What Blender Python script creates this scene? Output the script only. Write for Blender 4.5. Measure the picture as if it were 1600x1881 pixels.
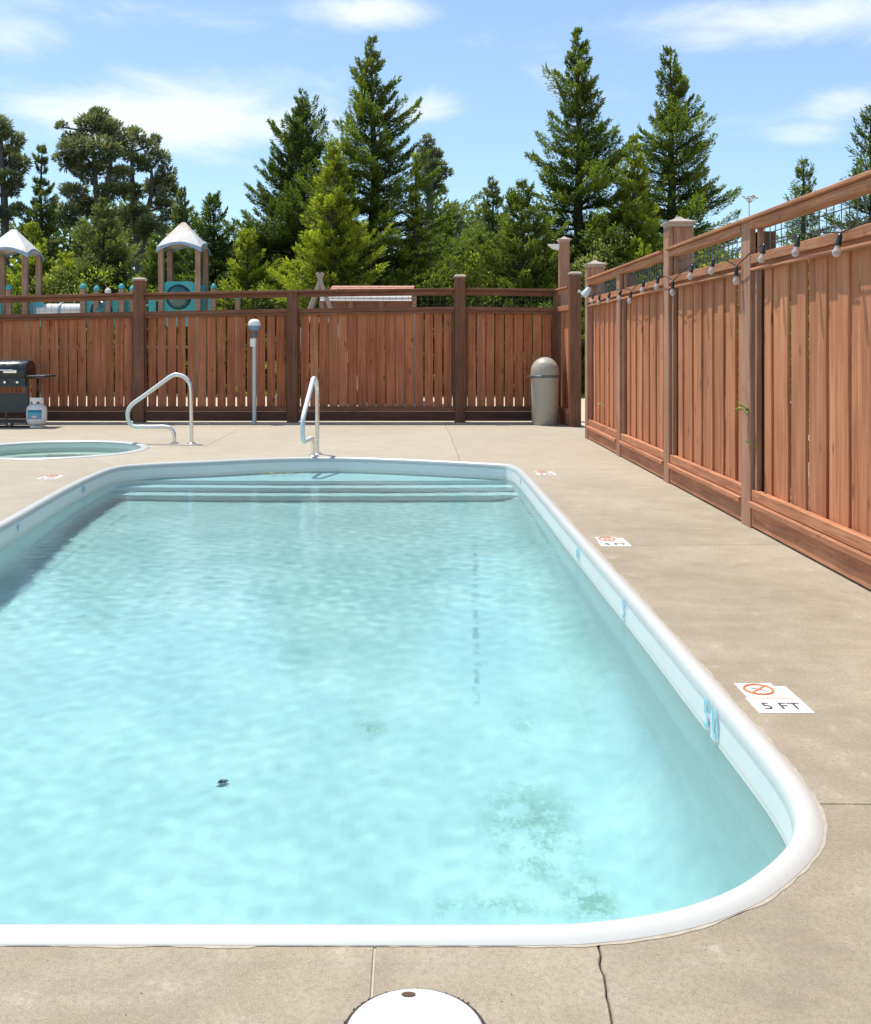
import bpy, math, random
import numpy as np
from mathutils import Vector, Matrix

random.seed(7)
rng = np.random.default_rng(11)
SC = bpy.context.scene
for _o in list(bpy.data.objects):
    bpy.data.objects.remove(_o)

# ------------------------------------------------------------------ camera
FPX, CX, HY, HC = 1850.0, 760.0, 633.0, 1.25     # focal length and vanishing point in photo pixels, eye height
cam_d = bpy.data.cameras.new('camera')
cam = bpy.data.objects.new('camera', cam_d)
SC.collection.objects.link(cam)
SC.camera = cam
cam.location = (0, 0, HC)
cam.rotation_euler = (math.radians(90), 0, 0)
cam_d.sensor_fit = 'HORIZONTAL'
cam_d.sensor_width = 36
cam_d.lens = 36 * FPX / 1600
cam_d.shift_x = (800 - CX) / 1600
cam_d.shift_y = -(940.5 - HY) / 1600
cam_d.clip_start = 0.05
cam_d.clip_end = 3000

# ------------------------------------------------------------------ sun and sky
SUN = Vector((-0.27, 0.26, 1.0)).normalized()     # direction towards the sun
sun_d = bpy.data.lights.new('sun', 'SUN')
sun_d.energy = 4.9
sun_d.angle = math.radians(0.6)
sun_d.color = (1.0, 0.965, 0.87)
sun_d.cycles.is_caustics_light = True
sun = bpy.data.objects.new('sun', sun_d)
SC.collection.objects.link(sun)
sun.rotation_euler = SUN.to_track_quat('Z', 'Y').to_euler()

world = bpy.data.worlds.new('World')
SC.world = world
world.use_nodes = True
SKY_STRENGTH = 0.15

SC.view_settings.view_transform = 'Standard'
SC.view_settings.look = 'None'
SC.view_settings.gamma = 1
SC.view_settings.exposure = 0.17
SC.view_settings.use_curve_mapping = False
SC.cycles.caustics_refractive = True
SC.cycles.caustics_reflective = False
SC.cycles.max_bounces = 10
SC.cycles.transmission_bounces = 8
SC.cycles.transparent_max_bounces = 12
SC.cycles.use_denoising = True
SC.cycles.sample_clamp_indirect = 6

# ------------------------------------------------------------------ node helpers
class NT:
    def __init__(self, tree):
        self.t = tree
        self.n = tree.nodes
        self.l = tree.links
    def node(self, typ, **kw):
        nd = self.n.new(typ)
        for k, v in kw.items():
            setattr(nd, k, v)
        return nd
    def put(self, sock, v):
        if v is None:
            return
        if isinstance(v, bpy.types.NodeSocket):
            self.l.new(v, sock)
        else:
            if isinstance(v, (tuple, list)) and len(v) == 3 and sock.type == 'RGBA':
                v = (*v, 1)
            sock.default_value = v
    def math(self, op, a, b=None, c=None, clamp=False):
        nd = self.node('ShaderNodeMath', operation=op, use_clamp=clamp)
        self.put(nd.inputs[0], a); self.put(nd.inputs[1], b); self.put(nd.inputs[2], c)
        return nd.outputs[0]
    def mix(self, f, a, b, mode='MIX'):
        nd = self.node('ShaderNodeMix', data_type='RGBA', blend_type=mode)
        nd.clamp_factor = True
        self.put(nd.inputs[0], f); self.put(nd.inputs[6], a); self.put(nd.inputs[7], b)
        return nd.outputs[2]
    def noise(self, vec, scale, detail=4, rough=0.55, dist=0.0):
        nd = self.node('ShaderNodeTexNoise')
        self.put(nd.inputs['Vector'], vec)
        nd.inputs['Scale'].default_value = scale
        nd.inputs['Detail'].default_value = detail
        nd.inputs['Roughness'].default_value = rough
        nd.inputs['Distortion'].default_value = dist
        return nd.outputs[0]
    def voronoi(self, vec, scale, feature='F1', rnd=1.0):
        nd = self.node('ShaderNodeTexVoronoi', feature=feature)
        self.put(nd.inputs['Vector'], vec)
        nd.inputs['Scale'].default_value = scale
        nd.inputs['Randomness'].default_value = rnd
        return nd
    def map(self, v, a, b, c=0.0, d=1.0, smooth=True):
        nd = self.node('ShaderNodeMapRange')
        nd.interpolation_type = 'SMOOTHSTEP' if smooth else 'LINEAR'
        self.put(nd.inputs[0], v)
        for i, q in enumerate((a, b, c, d)):
            self.put(nd.inputs[i + 1], q)
        return nd.outputs[0]
    def vmath(self, op, a, b=None):
        nd = self.node('ShaderNodeVectorMath', operation=op)
        self.put(nd.inputs[0], a); self.put(nd.inputs[1], b)
        return nd.outputs['Value'] if op in ('LENGTH', 'DOT_PRODUCT', 'DISTANCE') else nd.outputs[0]
    def coord(self, which='Object'):
        return self.node('ShaderNodeTexCoord').outputs[which]
    def xyz(self, v):
        nd = self.node('ShaderNodeSeparateXYZ')
        self.l.new(v, nd.inputs[0])
        return nd.outputs
    def vec(self, x, y, z):
        nd = self.node('ShaderNodeCombineXYZ')
        self.put(nd.inputs[0], x); self.put(nd.inputs[1], y); self.put(nd.inputs[2], z)
        return nd.outputs[0]
    def bump(self, h, strength=0.3, dist=0.01, normal=None):
        nd = self.node('ShaderNodeBump')
        self.put(nd.inputs['Height'], h)
        nd.inputs['Strength'].default_value = strength
        nd.inputs['Distance'].default_value = dist
        if normal is not None:
            self.l.new(normal, nd.inputs['Normal'])
        return nd.outputs[0]

# sky: Nishita, tinted a little, with thin white clouds
W = NT(world.node_tree)
W.n.clear()
sky = W.node('ShaderNodeTexSky', sky_type='NISHITA')
sky.sun_disc = False
sky.sun_elevation = math.asin(SUN.z)
sky.sun_rotation = math.atan2(SUN.x, SUN.y)
sky.altitude = 0
sky.air_density = 1.0
sky.dust_density = 0.25
sky.ozone_density = 1.3
dirv = W.vmath('NORMALIZE', W.coord('Generated'))
dx, dy, dz = W.xyz(dirv)
def blob(px, py, rx, ry, rot=0.0):
    """soft ellipse of cloud around the direction seen at a photo pixel"""
    d = Vector(((px - CX) / FPX, 1, (HY - py) / FPX))
    s = d.length
    d.normalize()
    u = W.math('SUBTRACT', dx, d.x); v = W.math('SUBTRACT', dz, d.z)
    c_, s_ = math.cos(rot), math.sin(rot)
    uu = W.math('ADD', W.math('MULTIPLY', u, c_ / (rx / FPX / s)), W.math('MULTIPLY', v, s_ / (rx / FPX / s)))
    vv = W.math('ADD', W.math('MULTIPLY', u, -s_ / (ry / FPX / s)), W.math('MULTIPLY', v, c_ / (ry / FPX / s)))
    r = W.math('SQRT', W.math('ADD', W.math('MULTIPLY', uu, uu), W.math('MULTIPLY', vv, vv)))
    front = W.math('GREATER_THAN', dy, 0.0)
    return W.math('MULTIPLY', W.map(r, 0.0, 1.0, 1.0, 0.0), front)
field = None
for args, wgt in (((320, 215, 420, 120), 1.0), ((210, 190, 230, 70), .55), ((470, 205, 330, 110), .55), ((790, 195, 130, 60), .6), ((60, 250, 200, 90), .4),
             ((680, 20, 240, 60), .85), ((1440, 35, 420, 75), .85), ((1450, 70, 130, 30), .4), ((1540, 190, 130, 70), .55),
             ((1480, 245, 120, 50), .45), ((20, 70, 170, 80), .7), ((30, 150, 160, 60), .3), ((300, 20, 500, 60), .35), ((870, 70, 90, 30), .25), ((1050, 150, 200, 120), .2)):
    b = W.math('MULTIPLY', blob(*args), wgt)
    field = b if field is None else W.math('MAXIMUM', field, b)
stretch = W.vmath('MULTIPLY', dirv, (1.0, 1.0, 2.6))
n1 = W.noise(stretch, 8.0, 8, 0.62, 0.5)
n2 = W.noise(stretch, 1.7, 4, 0.5, 0.4)
behind = W.math('LESS_THAN', dy, 0.55)
overhead = W.math('MULTIPLY', W.map(n2, 0.50, 0.72), W.math('MAXIMUM', behind, W.math('GREATER_THAN', dz, 0.42)))
field = W.math('MAXIMUM', field, W.math('MULTIPLY', overhead, 0.8))
cl = W.map(W.math('ADD', field, W.math('MULTIPLY', W.math('SUBTRACT', n1, 0.5), 1.5)), 0.10, 0.95)
tint = W.mix(1.0, sky.outputs[0], (0.80, 0.96, 1.06), 'MULTIPLY')
tint = W.mix(0.16, tint, (5.6, 6.5, 7.2))
cloudy = W.mix(W.math('MULTIPLY', cl, 0.92), tint, (6.1, 6.45, 6.3))
bg = W.node('ShaderNodeBackground')
W.l.new(cloudy, bg.inputs[0])
bg.inputs[1].default_value = SKY_STRENGTH
wo = W.node('ShaderNodeOutputWorld')
W.l.new(bg.outputs[0], wo.inputs[0])

# ------------------------------------------------------------------ materials
def new_mat(name):
    m = bpy.data.materials.new(name)
    m.use_nodes = True
    m.node_tree.nodes.clear()
    T = NT(m.node_tree)
    out = T.node('ShaderNodeOutputMaterial')
    return m, T, out

def principled(T, out, color, rough=0.6, metal=0.0, normal=None, spec=0.5, **kw):
    p = T.node('ShaderNodeBsdfPrincipled')
    T.put(p.inputs['Base Color'], color)
    T.put(p.inputs['Roughness'], rough)
    T.put(p.inputs['Metallic'], metal)
    T.put(p.inputs['Specular IOR Level'], spec)
    if normal is not None:
        T.l.new(normal, p.inputs['Normal'])
    for k, v in kw.items():
        T.put(p.inputs[k.replace('_', ' ')], v)
    T.l.new(p.outputs[0], out.inputs['Surface'])
    return p

def simple(name, color, rough=0.5, metal=0.0, var=0.12, scale=6.0, bump=0.0, spec=0.5, dirt=None, dirt_amt=0.0):
    m, T, out = new_mat(name)
    c = T.coord()
    n = T.noise(c, scale, 5, 0.6)
    lo = tuple(q * (1 - var) for q in color)
    hi = tuple(min(1, q * (1 + var)) for q in color)
    col = T.mix(n, lo, hi)
    if dirt:
        k = T.math('MULTIPLY', T.map(T.noise(c, scale * 0.7, 6, 0.65), 0.48, 0.7), dirt_amt)
        col = T.mix(k, col, dirt)
    nm = T.bump(T.noise(c, scale * 8, 3), 0.3, bump) if bump else None
    r = T.map(T.noise(c, scale * 2, 3), 0.3, 0.7, max(0.02, rough - 0.08), min(1, rough + 0.08))
    principled(T, out, col, r, metal, nm, spec)
    return m

def wood(name, c_lo, c_hi, axis='z', knots=0.7, rough=0.75):
    """stained softwood, grain running along one object axis"""
    m, T, out = new_mat(name)
    c = T.coord()
    info = T.node('ShaderNodeObjectInfo')
    rnd = info.outputs['Random']
    off = T.vec(T.math('MULTIPLY', rnd, 37.0), T.math('MULTIPLY', rnd, 91.0), T.math('MULTIPLY', rnd, 13.0))
    p = T.vmath('ADD', c, off)
    s = {'z': (1, 1, 0.045), 'x': (0.045, 1, 1), 'y': (1, 0.045, 1)}[axis]
    g = T.vmath('MULTIPLY', p, s)
    fine = T.noise(g, 85, 4, 0.6, 0.6)
    mid = T.noise(g, 22, 3, 0.5, 1.0)
    broad = T.noise(p, 2.2, 4, 0.6)
    k = T.math('ADD', T.math('MULTIPLY', fine, 0.40), T.math('MULTIPLY', mid, 0.42))
    k = T.math('ADD', k, T.math('MULTIPLY', broad, 0.30))
    k = T.map(k, 0.40, 0.74)
    col = T.mix(k, c_lo, c_hi)
    tone = T.map(rnd, 0.0, 1.0, 0.87, 1.12, False)
    col = T.mix(1.0, col, T.vec(tone, tone, tone), 'MULTIPLY')
    # knots
    ks = {'z': (1, 1, 0.55), 'x': (0.55, 1, 1), 'y': (1, 0.55, 1)}[axis]
    v = T.voronoi(T.vmath('MULTIPLY', p, ks), 7.5)
    kn = T.map(v.outputs['Distance'], 0.05, 0.17, 1.0, 0.0)
    kn = T.math('MULTIPLY', kn, knots)
    col = T.mix(kn, col, tuple(q * 0.35 for q in c_lo))
    # weathered pale wear
    wear = T.math('MULTIPLY', T.map(T.noise(g, 9, 5, 0.7), 0.58, 0.75), 0.35)
    col = T.mix(wear, col, tuple(min(1, q * 1.5 + 0.03) for q in c_hi))
    nm = T.bump(T.math('ADD', fine, T.math('MULTIPLY', mid, 0.7)), 0.6, 0.0035)
    principled(T, out, col, rough, 0, nm, 0.25)
    return m

WLO, WHI = (0.27, 0.084, 0.037), (0.54, 0.200, 0.090)
M = {}
M['board'] = wood('fence_board_stain', WLO, WHI, 'z')
M['board_mid'] = wood('fence_board_lighter', (0.30, 0.105, 0.048), (0.56, 0.23, 0.11), 'z')
M['board_lit'] = wood('fence_board_lit', (0.36, 0.125, 0.056), (0.62, 0.262, 0.128), 'z')  # brighter copy for the sunny runs, sunlight put into the colour
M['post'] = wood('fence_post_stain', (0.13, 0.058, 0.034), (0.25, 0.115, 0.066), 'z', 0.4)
M['post_lit'] = wood('fence_post_lit', (0.28, 0.135, 0.085), (0.48, 0.26, 0.17), 'z', 0.35)  # lit copy of the post wood, sun painted into its tone
M['rail_x'] = wood('fence_rail_stain', (0.13, 0.058, 0.034), (0.27, 0.12, 0.068), 'x', 0.3)  # dark copy of the rail wood, shade of the back run painted in
M['rail_y'] = wood('fence_rail_lit', (0.33, 0.130, 0.065), (0.58, 0.265, 0.140), 'y', 0.4)  # bright copy of the rail wood, sunlight painted in
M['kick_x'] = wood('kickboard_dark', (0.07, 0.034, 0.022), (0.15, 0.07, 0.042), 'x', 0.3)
M['cap'] = simple('post_cap_weathered', (0.42, 0.33, 0.27), 0.7, 0, 0.25, 14, 0.001)
M['wire'] = simple('galvanised_wire', (0.16, 0.17, 0.17), 0.5, 0.6, 0.2, 10)
M['log'] = simple('weathered_log', (0.36, 0.30, 0.26), 0.85, 0, 0.3, 8, 0.004)
M['playpost'] = wood('playground_timber', (0.20, 0.12, 0.085), (0.40, 0.27, 0.20), 'z', 0.3)
M['teal'] = simple('teal_plastic', (0.035, 0.36, 0.38), 0.45, 0, 0.12, 3, dirt=(0.3, 0.4, 0.38), dirt_amt=0.25)
M['bubble'] = simple('smoky_acrylic', (0.01, 0.10, 0.11), 0.15, 0, 0.1, 3, spec=0.9)
M['white_plastic'] = simple('faded_white_plastic', (0.62, 0.63, 0.62), 0.5, 0, 0.08, 3, dirt=(0.30, 0.26, 0.2), dirt_amt=0.4)
M['roof_white'] = simple('weathered_white_roof', (0.60, 0.58, 0.55), 0.6, 0, 0.08, 3, 0, dirt=(0.42, 0.22, 0.10), dirt_amt=0.7)
M['roof_edge'] = simple('faded_blue_edge', (0.30, 0.40, 0.55), 0.5, 0, 0.12, 4, dirt=(0.2, 0.17, 0.15), dirt_amt=0.6)
M['steel'] = simple('brushed_stainless', (0.74, 0.74, 0.72), 0.22, 1.0, 0.05, 20)
M['rail_white'] = simple('pale_rail_sleeve', (0.72, 0.73, 0.70), 0.4, 0.15, 0.06, 14)
M['galv'] = simple('galvanised_pipe', (0.52, 0.55, 0.55), 0.42, 0.5, 0.12, 12, dirt=(0.25, 0.22, 0.18), dirt_amt=0.3)
M['white'] = simple('white_paint', (0.80, 0.80, 0.78), 0.45, 0, 0.04, 6)
M['bluegrey'] = simple('blue_shade_plastic', (0.18, 0.30, 0.46), 0.5)
M['black'] = simple('black_enamel', (0.022, 0.024, 0.025), 0.24, 0, 0.2, 8)
M['black_matt'] = simple('black_matt_steel', (0.035, 0.042, 0.044), 0.6, 0, 0.2, 8)
M['chrome'] = simple('chrome', (0.75, 0.76, 0.78), 0.14, 1.0, 0.04, 10)
M['tank'] = simple('tank_white_paint', (0.74, 0.72, 0.68), 0.4, 0, 0.05, 5, dirt=(0.35, 0.25, 0.15), dirt_amt=0.35)
M['label_blue'] = simple('label_blue', (0.02, 0.18, 0.33), 0.5)
M['label_teal'] = simple('label_teal', (0.03, 0.42, 0.48), 0.5)
M['label_cream'] = simple('label_cream', (0.65, 0.55, 0.42), 0.5)
M['bin'] = simple('beige_bin_plastic', (0.40, 0.355, 0.285), 0.6, 0, 0.10, 3, 0.001, dirt=(0.24, 0.17, 0.12), dirt_amt=0.6)
M['bin_lid'] = simple('beige_bin_lid_plastic', (0.42, 0.375, 0.31), 0.4, 0, 0.10, 4, 0, dirt=(0.2, 0.16, 0.12), dirt_amt=0.4)
M['grey_trim'] = simple('grey_trim', (0.12, 0.13, 0.13), 0.5)
M['tile'] = simple('ceramic_tile_white', (0.80, 0.79, 0.76), 0.25, 0, 0.04, 30, dirt=(0.62, 0.45, 0.36), dirt_amt=0.35)
M['tile_pink'] = simple('faded_red_print', (0.70, 0.50, 0.41), 0.4, 0, 0.2, 60)
M['tile_red'] = simple('orange_red_print', (0.60, 0.19, 0.07), 0.4, 0, 0.2, 60)
M['tile_black'] = simple('black_print', (0.06, 0.055, 0.05), 0.4)
M['mark_blue'] = simple('blue_print', (0.26, 0.60, 0.70), 0.5, 0, 0.3, 50)
M['lamp_glass'] = simple('milky_lamp_glass', (0.62, 0.70, 0.72), 0.25, 0, 0.05, 10)
M['leaf_bright'] = simple('young_green_leaf', (0.20, 0.38, 0.04), 0.5, 0, 0.2, 30)
M['leaf_dead'] = simple('dead_leaf', (0.030, 0.020, 0.012), 0.7, 0, 0.3, 30)
M['leaf_yellow'] = simple('wet_yellow_leaf', (0.22, 0.17, 0.03), 0.6, 0, 0.4, 30)
M['dry_stalk'] = simple('dry_weed', (0.42, 0.34, 0.20), 0.8, 0, 0.2, 20)
M['bark'] = simple('bark', (0.055, 0.042, 0.034), 0.9, 0, 0.35, 5, 0.02)
M['bark_grey'] = simple('grey_bark', (0.10, 0.09, 0.085), 0.9, 0, 0.35, 5, 0.02)
M['lid'] = simple('white_lid_plastic', (0.56, 0.56, 0.54), 0.5, 0, 0.06, 20, 0.0004, dirt=(0.62, 0.60, 0.55), dirt_amt=0.35)
M['hole_brown'] = simple('rusty_hole', (0.10, 0.055, 0.035), 0.9)
M['soil'] = simple('dark_joint_soil', (0.055, 0.045, 0.038), 0.95, 0, 0.4, 60)
M['soil_pale'] = simple('pale_joint_filler', (0.42, 0.38, 0.32), 0.95, 0, 0.2, 60)
M['grout'] = simple('coping_grout', (0.40, 0.35, 0.28), 0.95, 0, 0.35, 40)
M['roof_red'] = simple('red_cedar_shingle', (0.48, 0.24, 0.17), 0.85, 0, 0.3, 9, 0.004)
M['shed_wall'] = simple('red_brown_wall', (0.28, 0.12, 0.075), 0.8, 0, 0.3, 6)
M['slat_white'] = simple('cream_white_slat', (0.74, 0.70, 0.63), 0.6, 0, 0.08, 5)

def concrete():
    m, T, out = new_mat('pool_deck_concrete')
    c = T.coord()
    info = T.node('ShaderNodeObjectInfo')
    big = T.noise(c, 0.55, 6, 0.6, 0.4)
    med = T.noise(c, 4.5, 6, 0.68, 0.2)
    fin = T.noise(c, 75, 4, 0.8)
    grit = T.noise(c, 260, 3, 0.7)
    # broom streaks run across the deck
    st = T.noise(T.vmath('MULTIPLY', c, (1.0, 5, 1)), 3, 5, 0.65)
    k = T.math('ADD', T.math('MULTIPLY', big, 0.55), T.math('MULTIPLY', med, 0.45))
    k = T.map(k, 0.36, 0.64)
    col = T.mix(k, (0.255, 0.212, 0.152), (0.375, 0.322, 0.245))
    col = T.mix(T.math('MULTIPLY', T.map(st, 0.35, 0.7), 0.16), col, (0.47, 0.385, 0.285))
    col = T.mix(T.math('MULTIPLY', T.map(fin, 0.42, 0.66), 0.55), col, (0.215, 0.165, 0.112))
    col = T.mix(T.math('MULTIPLY', T.map(grit, 0.52, 0.66), 0.5), col, (0.56, 0.475, 0.37))
    sp = T.voronoi(c, 30)
    spk = T.math('MULTIPLY', T.map(sp.outputs['Distance'], 0.03, 0.10, 1, 0), T.map(T.noise(c, 6, 2), 0.52, 0.62))
    col = T.mix(T.math('MULTIPLY', spk, 0.8), col, (0.07, 0.052, 0.036))
    dk = T.map(T.noise(c, 1.6, 7, 0.72, 0.6), 0.54, 0.66)
    col = T.mix(T.math('MULTIPLY', dk, 0.30), col, (0.20, 0.165, 0.12))
    bl = T.map(T.noise(c, 9, 5, 0.7), 0.60, 0.72)
    col = T.mix(T.math('MULTIPLY', bl, 0.35), col, (0.56, 0.49, 0.41))
    # older bleached concrete towards the far end of the deck
    xyz = T.xyz(c)
    far = T.map(T.math('ADD', xyz[1], T.math('MULTIPLY', big, 2.0)), 6.0, 12.5)
    left = T.map(xyz[0], -2.4, -3.4)
    col = T.mix(T.math('MULTIPLY', T.math('MAXIMUM', far, left), 0.42), col, (0.48, 0.41, 0.325))
    tone = T.map(info.outputs['Random'], 0, 1, 0.95, 1.06, False)
    col = T.mix(1.0, col, T.vec(tone, tone, tone), 'MULTIPLY')
    h = T.math('ADD', T.math('MULTIPLY', fin, 0.6), grit)
    h = T.math('SUBTRACT', h, T.math('MULTIPLY', spk, 1.5))
    nm = T.bump(h, 0.55, 0.0022)
    principled(T, out, col, 0.86, 0, nm, 0.3)
    return m
M['concrete'] = concrete()

def pool_coping():
    m, T, out = new_mat('pool_coping_white')
    c = T.coord()
    n = T.noise(c, 2.0, 5, 0.6)
    f = T.noise(c, 18.0, 5, 0.6)
    col = T.mix(n, (0.52, 0.52, 0.495), (0.58, 0.58, 0.555))
    col = T.mix(T.math('MULTIPLY', T.map(f, 0.55, 0.75), 0.18), col, (0.60, 0.57, 0.50))
    principled(T, out, col, 0.30, 0, T.bump(T.noise(c, 3.5, 3), 0.2, 0.01), 0.5)
    return m
M['coping'] = pool_coping()

def pool_liner():
    m, T, out = new_mat('pool_liner')
    c = T.coord()
    x, y, z = T.xyz(c)
    n = T.noise(c, 1.1, 5, 0.55)
    col = T.mix(n, (0.76, 0.73, 0.69), (0.84, 0.81, 0.77))
    col = T.mix(T.map(z, -0.16, -0.5), col, T.mix(n, (0.82, 0.86, 0.86), (0.90, 0.92, 0.91)))  # submerged wall painted lighter, standing in for light scattered by the water
    col = T.mix(T.map(z, -0.80, -0.98), col, T.mix(T.map(T.noise(c, 1.7, 5, 0.6), 0.35, 0.65), (0.67, 0.72, 0.72), (0.82, 0.83, 0.82)))  # floor painted darker, so the wall looks better lit beside it
    mot = T.noise(c, 9, 6, 0.65, 0.4)
    col = T.mix(T.math('MULTIPLY', T.map(mot, 0.42, 0.68), 0.14), col, (0.50, 0.70, 0.70))
    gr = T.noise(c, 34, 4, 0.7, 0.3)
    col = T.mix(T.math('MULTIPLY', T.math('MULTIPLY', T.map(gr, 0.48, 0.68), T.math('LESS_THAN', z, -0.4)), 0.22), col, (0.48, 0.66, 0.66))
    # scum line just above the water
    zn = T.math('ADD', z, T.math('MULTIPLY', T.noise(c, 3, 3), 0.012))
    scum = T.math('MULTIPLY', T.map(zn, -0.128, -0.118), T.map(zn, -0.112, -0.100, 1, 0))
    col = T.mix(T.math('MULTIPLY', scum, 0.45), col, (0.66, 0.56, 0.44))
    # algae on the floor: a big patch, small patches, seam lines
    def spot(cx, cy, rx, ry):
        a = T.math('DIVIDE', T.math('SUBTRACT', x, cx), rx)
        b = T.math('DIVIDE', T.math('SUBTRACT', y, cy), ry)
        return T.map(T.math('SQRT', T.math('ADD', T.math('MULTIPLY', a, a), T.math('MULTIPLY', b, b))), 0.15, 1.0, 1, 0)
    alg = None
    for s_, w_ in ((spot(0.45, 3.85, 0.30, 0.55), 1.0), (spot(0.60, 3.45, 0.16, 0.22), 1.2), (spot(0.28, 3.42, 0.30, 0.14), 0.8), (spot(0.52, 4.7, 0.12, 0.5), 0.5),
                   (spot(-0.23, 4.65, 0.16, 0.10), 1.0), (spot(0.1, 3.4, .06, .06), 1.1), (spot(0.47, 5.6, 0.12, 0.8), 0.3)):
        q = T.math('MULTIPLY', s_, w_)
        alg = q if alg is None else T.math('MAXIMUM', alg, q)
    an = T.map(T.math('MULTIPLY', T.noise(c, 55, 6, 0.8, 0.4), T.noise(c, 8, 4)), 0.20, 0.34)
    below = T.math('LESS_THAN', z, -0.5)
    alg = T.math('MULTIPLY', T.math('MULTIPLY', alg, an, clamp=True), below)
    col = T.mix(T.math('MULTIPLY', alg, 0.55), col, (0.13, 0.26, 0.13))
    def seam(x0, y0, x1, y1, w_):
        L = math.hypot(x1 - x0, y1 - y0)
        nx, ny = -(y1 - y0) / L, (x1 - x0) / L
        d = T.math('ADD', T.math('MULTIPLY', T.math('SUBTRACT', x, x0), nx), T.math('MULTIPLY', T.math('SUBTRACT', y, y0), ny))
        t = T.math('ADD', T.math('MULTIPLY', T.math('SUBTRACT', x, x0), (x1 - x0) / L), T.math('MULTIPLY', T.math('SUBTRACT', y, y0), (y1 - y0) / L))
        k = T.math('MULTIPLY', T.map(T.math('ABSOLUTE', d), w_ * .5, w_, 1, 0), T.math('MULTIPLY', T.map(t, 0, 0.2), T.map(t, L - 0.2, L, 1, 0)))
        return T.math('MULTIPLY', T.math('MULTIPLY', k, T.map(T.noise(c, 11, 4), 0.45, 0.56)), below)
    sm = T.math('MAXIMUM', seam(0.30, 4.8, 0.50, 8.2, 0.022), seam(-2.55, 5.6, -2.60, 9.4, 0.02))
    col = T.mix(T.math('MULTIPLY', sm, 0.5), col, (0.12, 0.22, 0.22))
    principled(T, out, col, 0.45, 0, T.bump(T.noise(c, 2.5, 4), 0.25, 0.02), 0.3)
    return m
M['liner'] = pool_liner()

def liner_step():
    m, T, out = new_mat('pool_step_plastic')
    c = T.coord()
    col = T.mix(T.noise(c, 2, 4), (0.86, 0.89, 0.89), (0.92, 0.93, 0.92))
    principled(T, out, col, 0.4, 0, None, 0.3)
    return m
M['step'] = liner_step()

def water(name, ripple, absorb, density, amp=1.0):
    m, T, out = new_mat(name)
    c = T.coord()
    x, y, z = T.xyz(c)
    w1 = T.noise(T.vmath('MULTIPLY', c, (1, 0.9, 1)), 2.2, 2, 0.5, 0.3)
    w2 = T.noise(c, 11, 3, 0.55, 0.4)
    w3 = T.noise(c, 34, 3, 0.6, 0.2)
    # the far half of the pool is more ruffled than the near half
    ruf = T.map(T.math('ADD', y, T.math('MULTIPLY', w1, 2.0)), 4.5, 7.5, 0.35, 1.25)
    h = T.math('ADD', T.math('MULTIPLY', T.math('MULTIPLY', w2, ruf), 0.05 * amp), T.math('MULTIPLY', T.math('MULTIPLY', w3, ruf), 0.07 * amp))
    nm = T.bump(h, 1.0, ripple)
    rf_ = T.node('ShaderNodeBsdfRefraction')
    rf_.inputs['IOR'].default_value = 1.333
    rf_.inputs['Roughness'].default_value = 0.0
    T.put(rf_.inputs['Color'], absorb)
    T.l.new(nm, rf_.inputs['Normal'])
    gl = T.node('ShaderNodeBsdfGlossy')
    gl.inputs['Roughness'].default_value = 0.0
    T.l.new(nm, gl.inputs['Normal'])
    fr = T.node('ShaderNodeFresnel')
    fr.inputs['IOR'].default_value = 1.333
    T.l.new(nm, fr.inputs['Normal'])
    mx = T.node('ShaderNodeMixShader')
    T.l.new(fr.outputs[0], mx.inputs[0]); T.l.new(rf_.outputs[0], mx.inputs[1]); T.l.new(gl.outputs[0], mx.inputs[2])
    T.l.new(mx.outputs[0], out.inputs['Surface'])
    return m
M['water'] = water('pool_water', 0.012, (0.735, 0.982, 0.982), 0)
M['spa_water'] = water('spa_water', 0.006, (0.78, 0.97, 0.86), 0)

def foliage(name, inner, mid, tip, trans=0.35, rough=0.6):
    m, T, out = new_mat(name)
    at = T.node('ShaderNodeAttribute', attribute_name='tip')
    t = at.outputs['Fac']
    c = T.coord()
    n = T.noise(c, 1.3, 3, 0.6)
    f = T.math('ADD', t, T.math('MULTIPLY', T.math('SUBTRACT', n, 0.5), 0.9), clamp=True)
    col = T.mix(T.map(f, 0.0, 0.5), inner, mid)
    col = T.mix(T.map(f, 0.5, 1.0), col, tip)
    p = T.node('ShaderNodeBsdfPrincipled')
    T.put(p.inputs['Base Color'], col); p.inputs['Roughness'].default_value = rough
    p.inputs['Specular IOR Level'].default_value = 0.25
    tr = T.node('ShaderNodeBsdfTranslucent')
    T.l.new(T.mix(1.0, col, (1.35, 1.45, 0.75), 'MULTIPLY'), tr.inputs[0])
    mx = T.node('ShaderNodeMixShader')
    mx.inputs[0].default_value = trans
    T.l.new(p.outputs[0], mx.inputs[1]); T.l.new(tr.outputs[0], mx.inputs[2])
    T.l.new(mx.outputs[0], out.inputs[0])
    return m
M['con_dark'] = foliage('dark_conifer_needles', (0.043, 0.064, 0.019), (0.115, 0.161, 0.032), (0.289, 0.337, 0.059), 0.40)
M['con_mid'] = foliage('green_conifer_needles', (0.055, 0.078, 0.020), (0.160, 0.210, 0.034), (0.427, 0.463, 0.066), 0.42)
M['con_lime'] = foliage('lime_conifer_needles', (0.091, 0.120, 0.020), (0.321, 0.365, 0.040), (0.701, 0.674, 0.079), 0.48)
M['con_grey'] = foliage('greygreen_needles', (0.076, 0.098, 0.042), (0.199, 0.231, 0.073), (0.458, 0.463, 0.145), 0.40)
M['pine'] = foliage('pine_needles', (0.104, 0.113, 0.077), (0.189, 0.205, 0.108), (0.342, 0.345, 0.171), 0.32)  # needle colours lightened and greyed, distance haze painted in
M['shrub'] = foliage('shrub_leaves', (0.061, 0.091, 0.015), (0.229, 0.281, 0.037), (0.580, 0.589, 0.079), 0.45)
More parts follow.
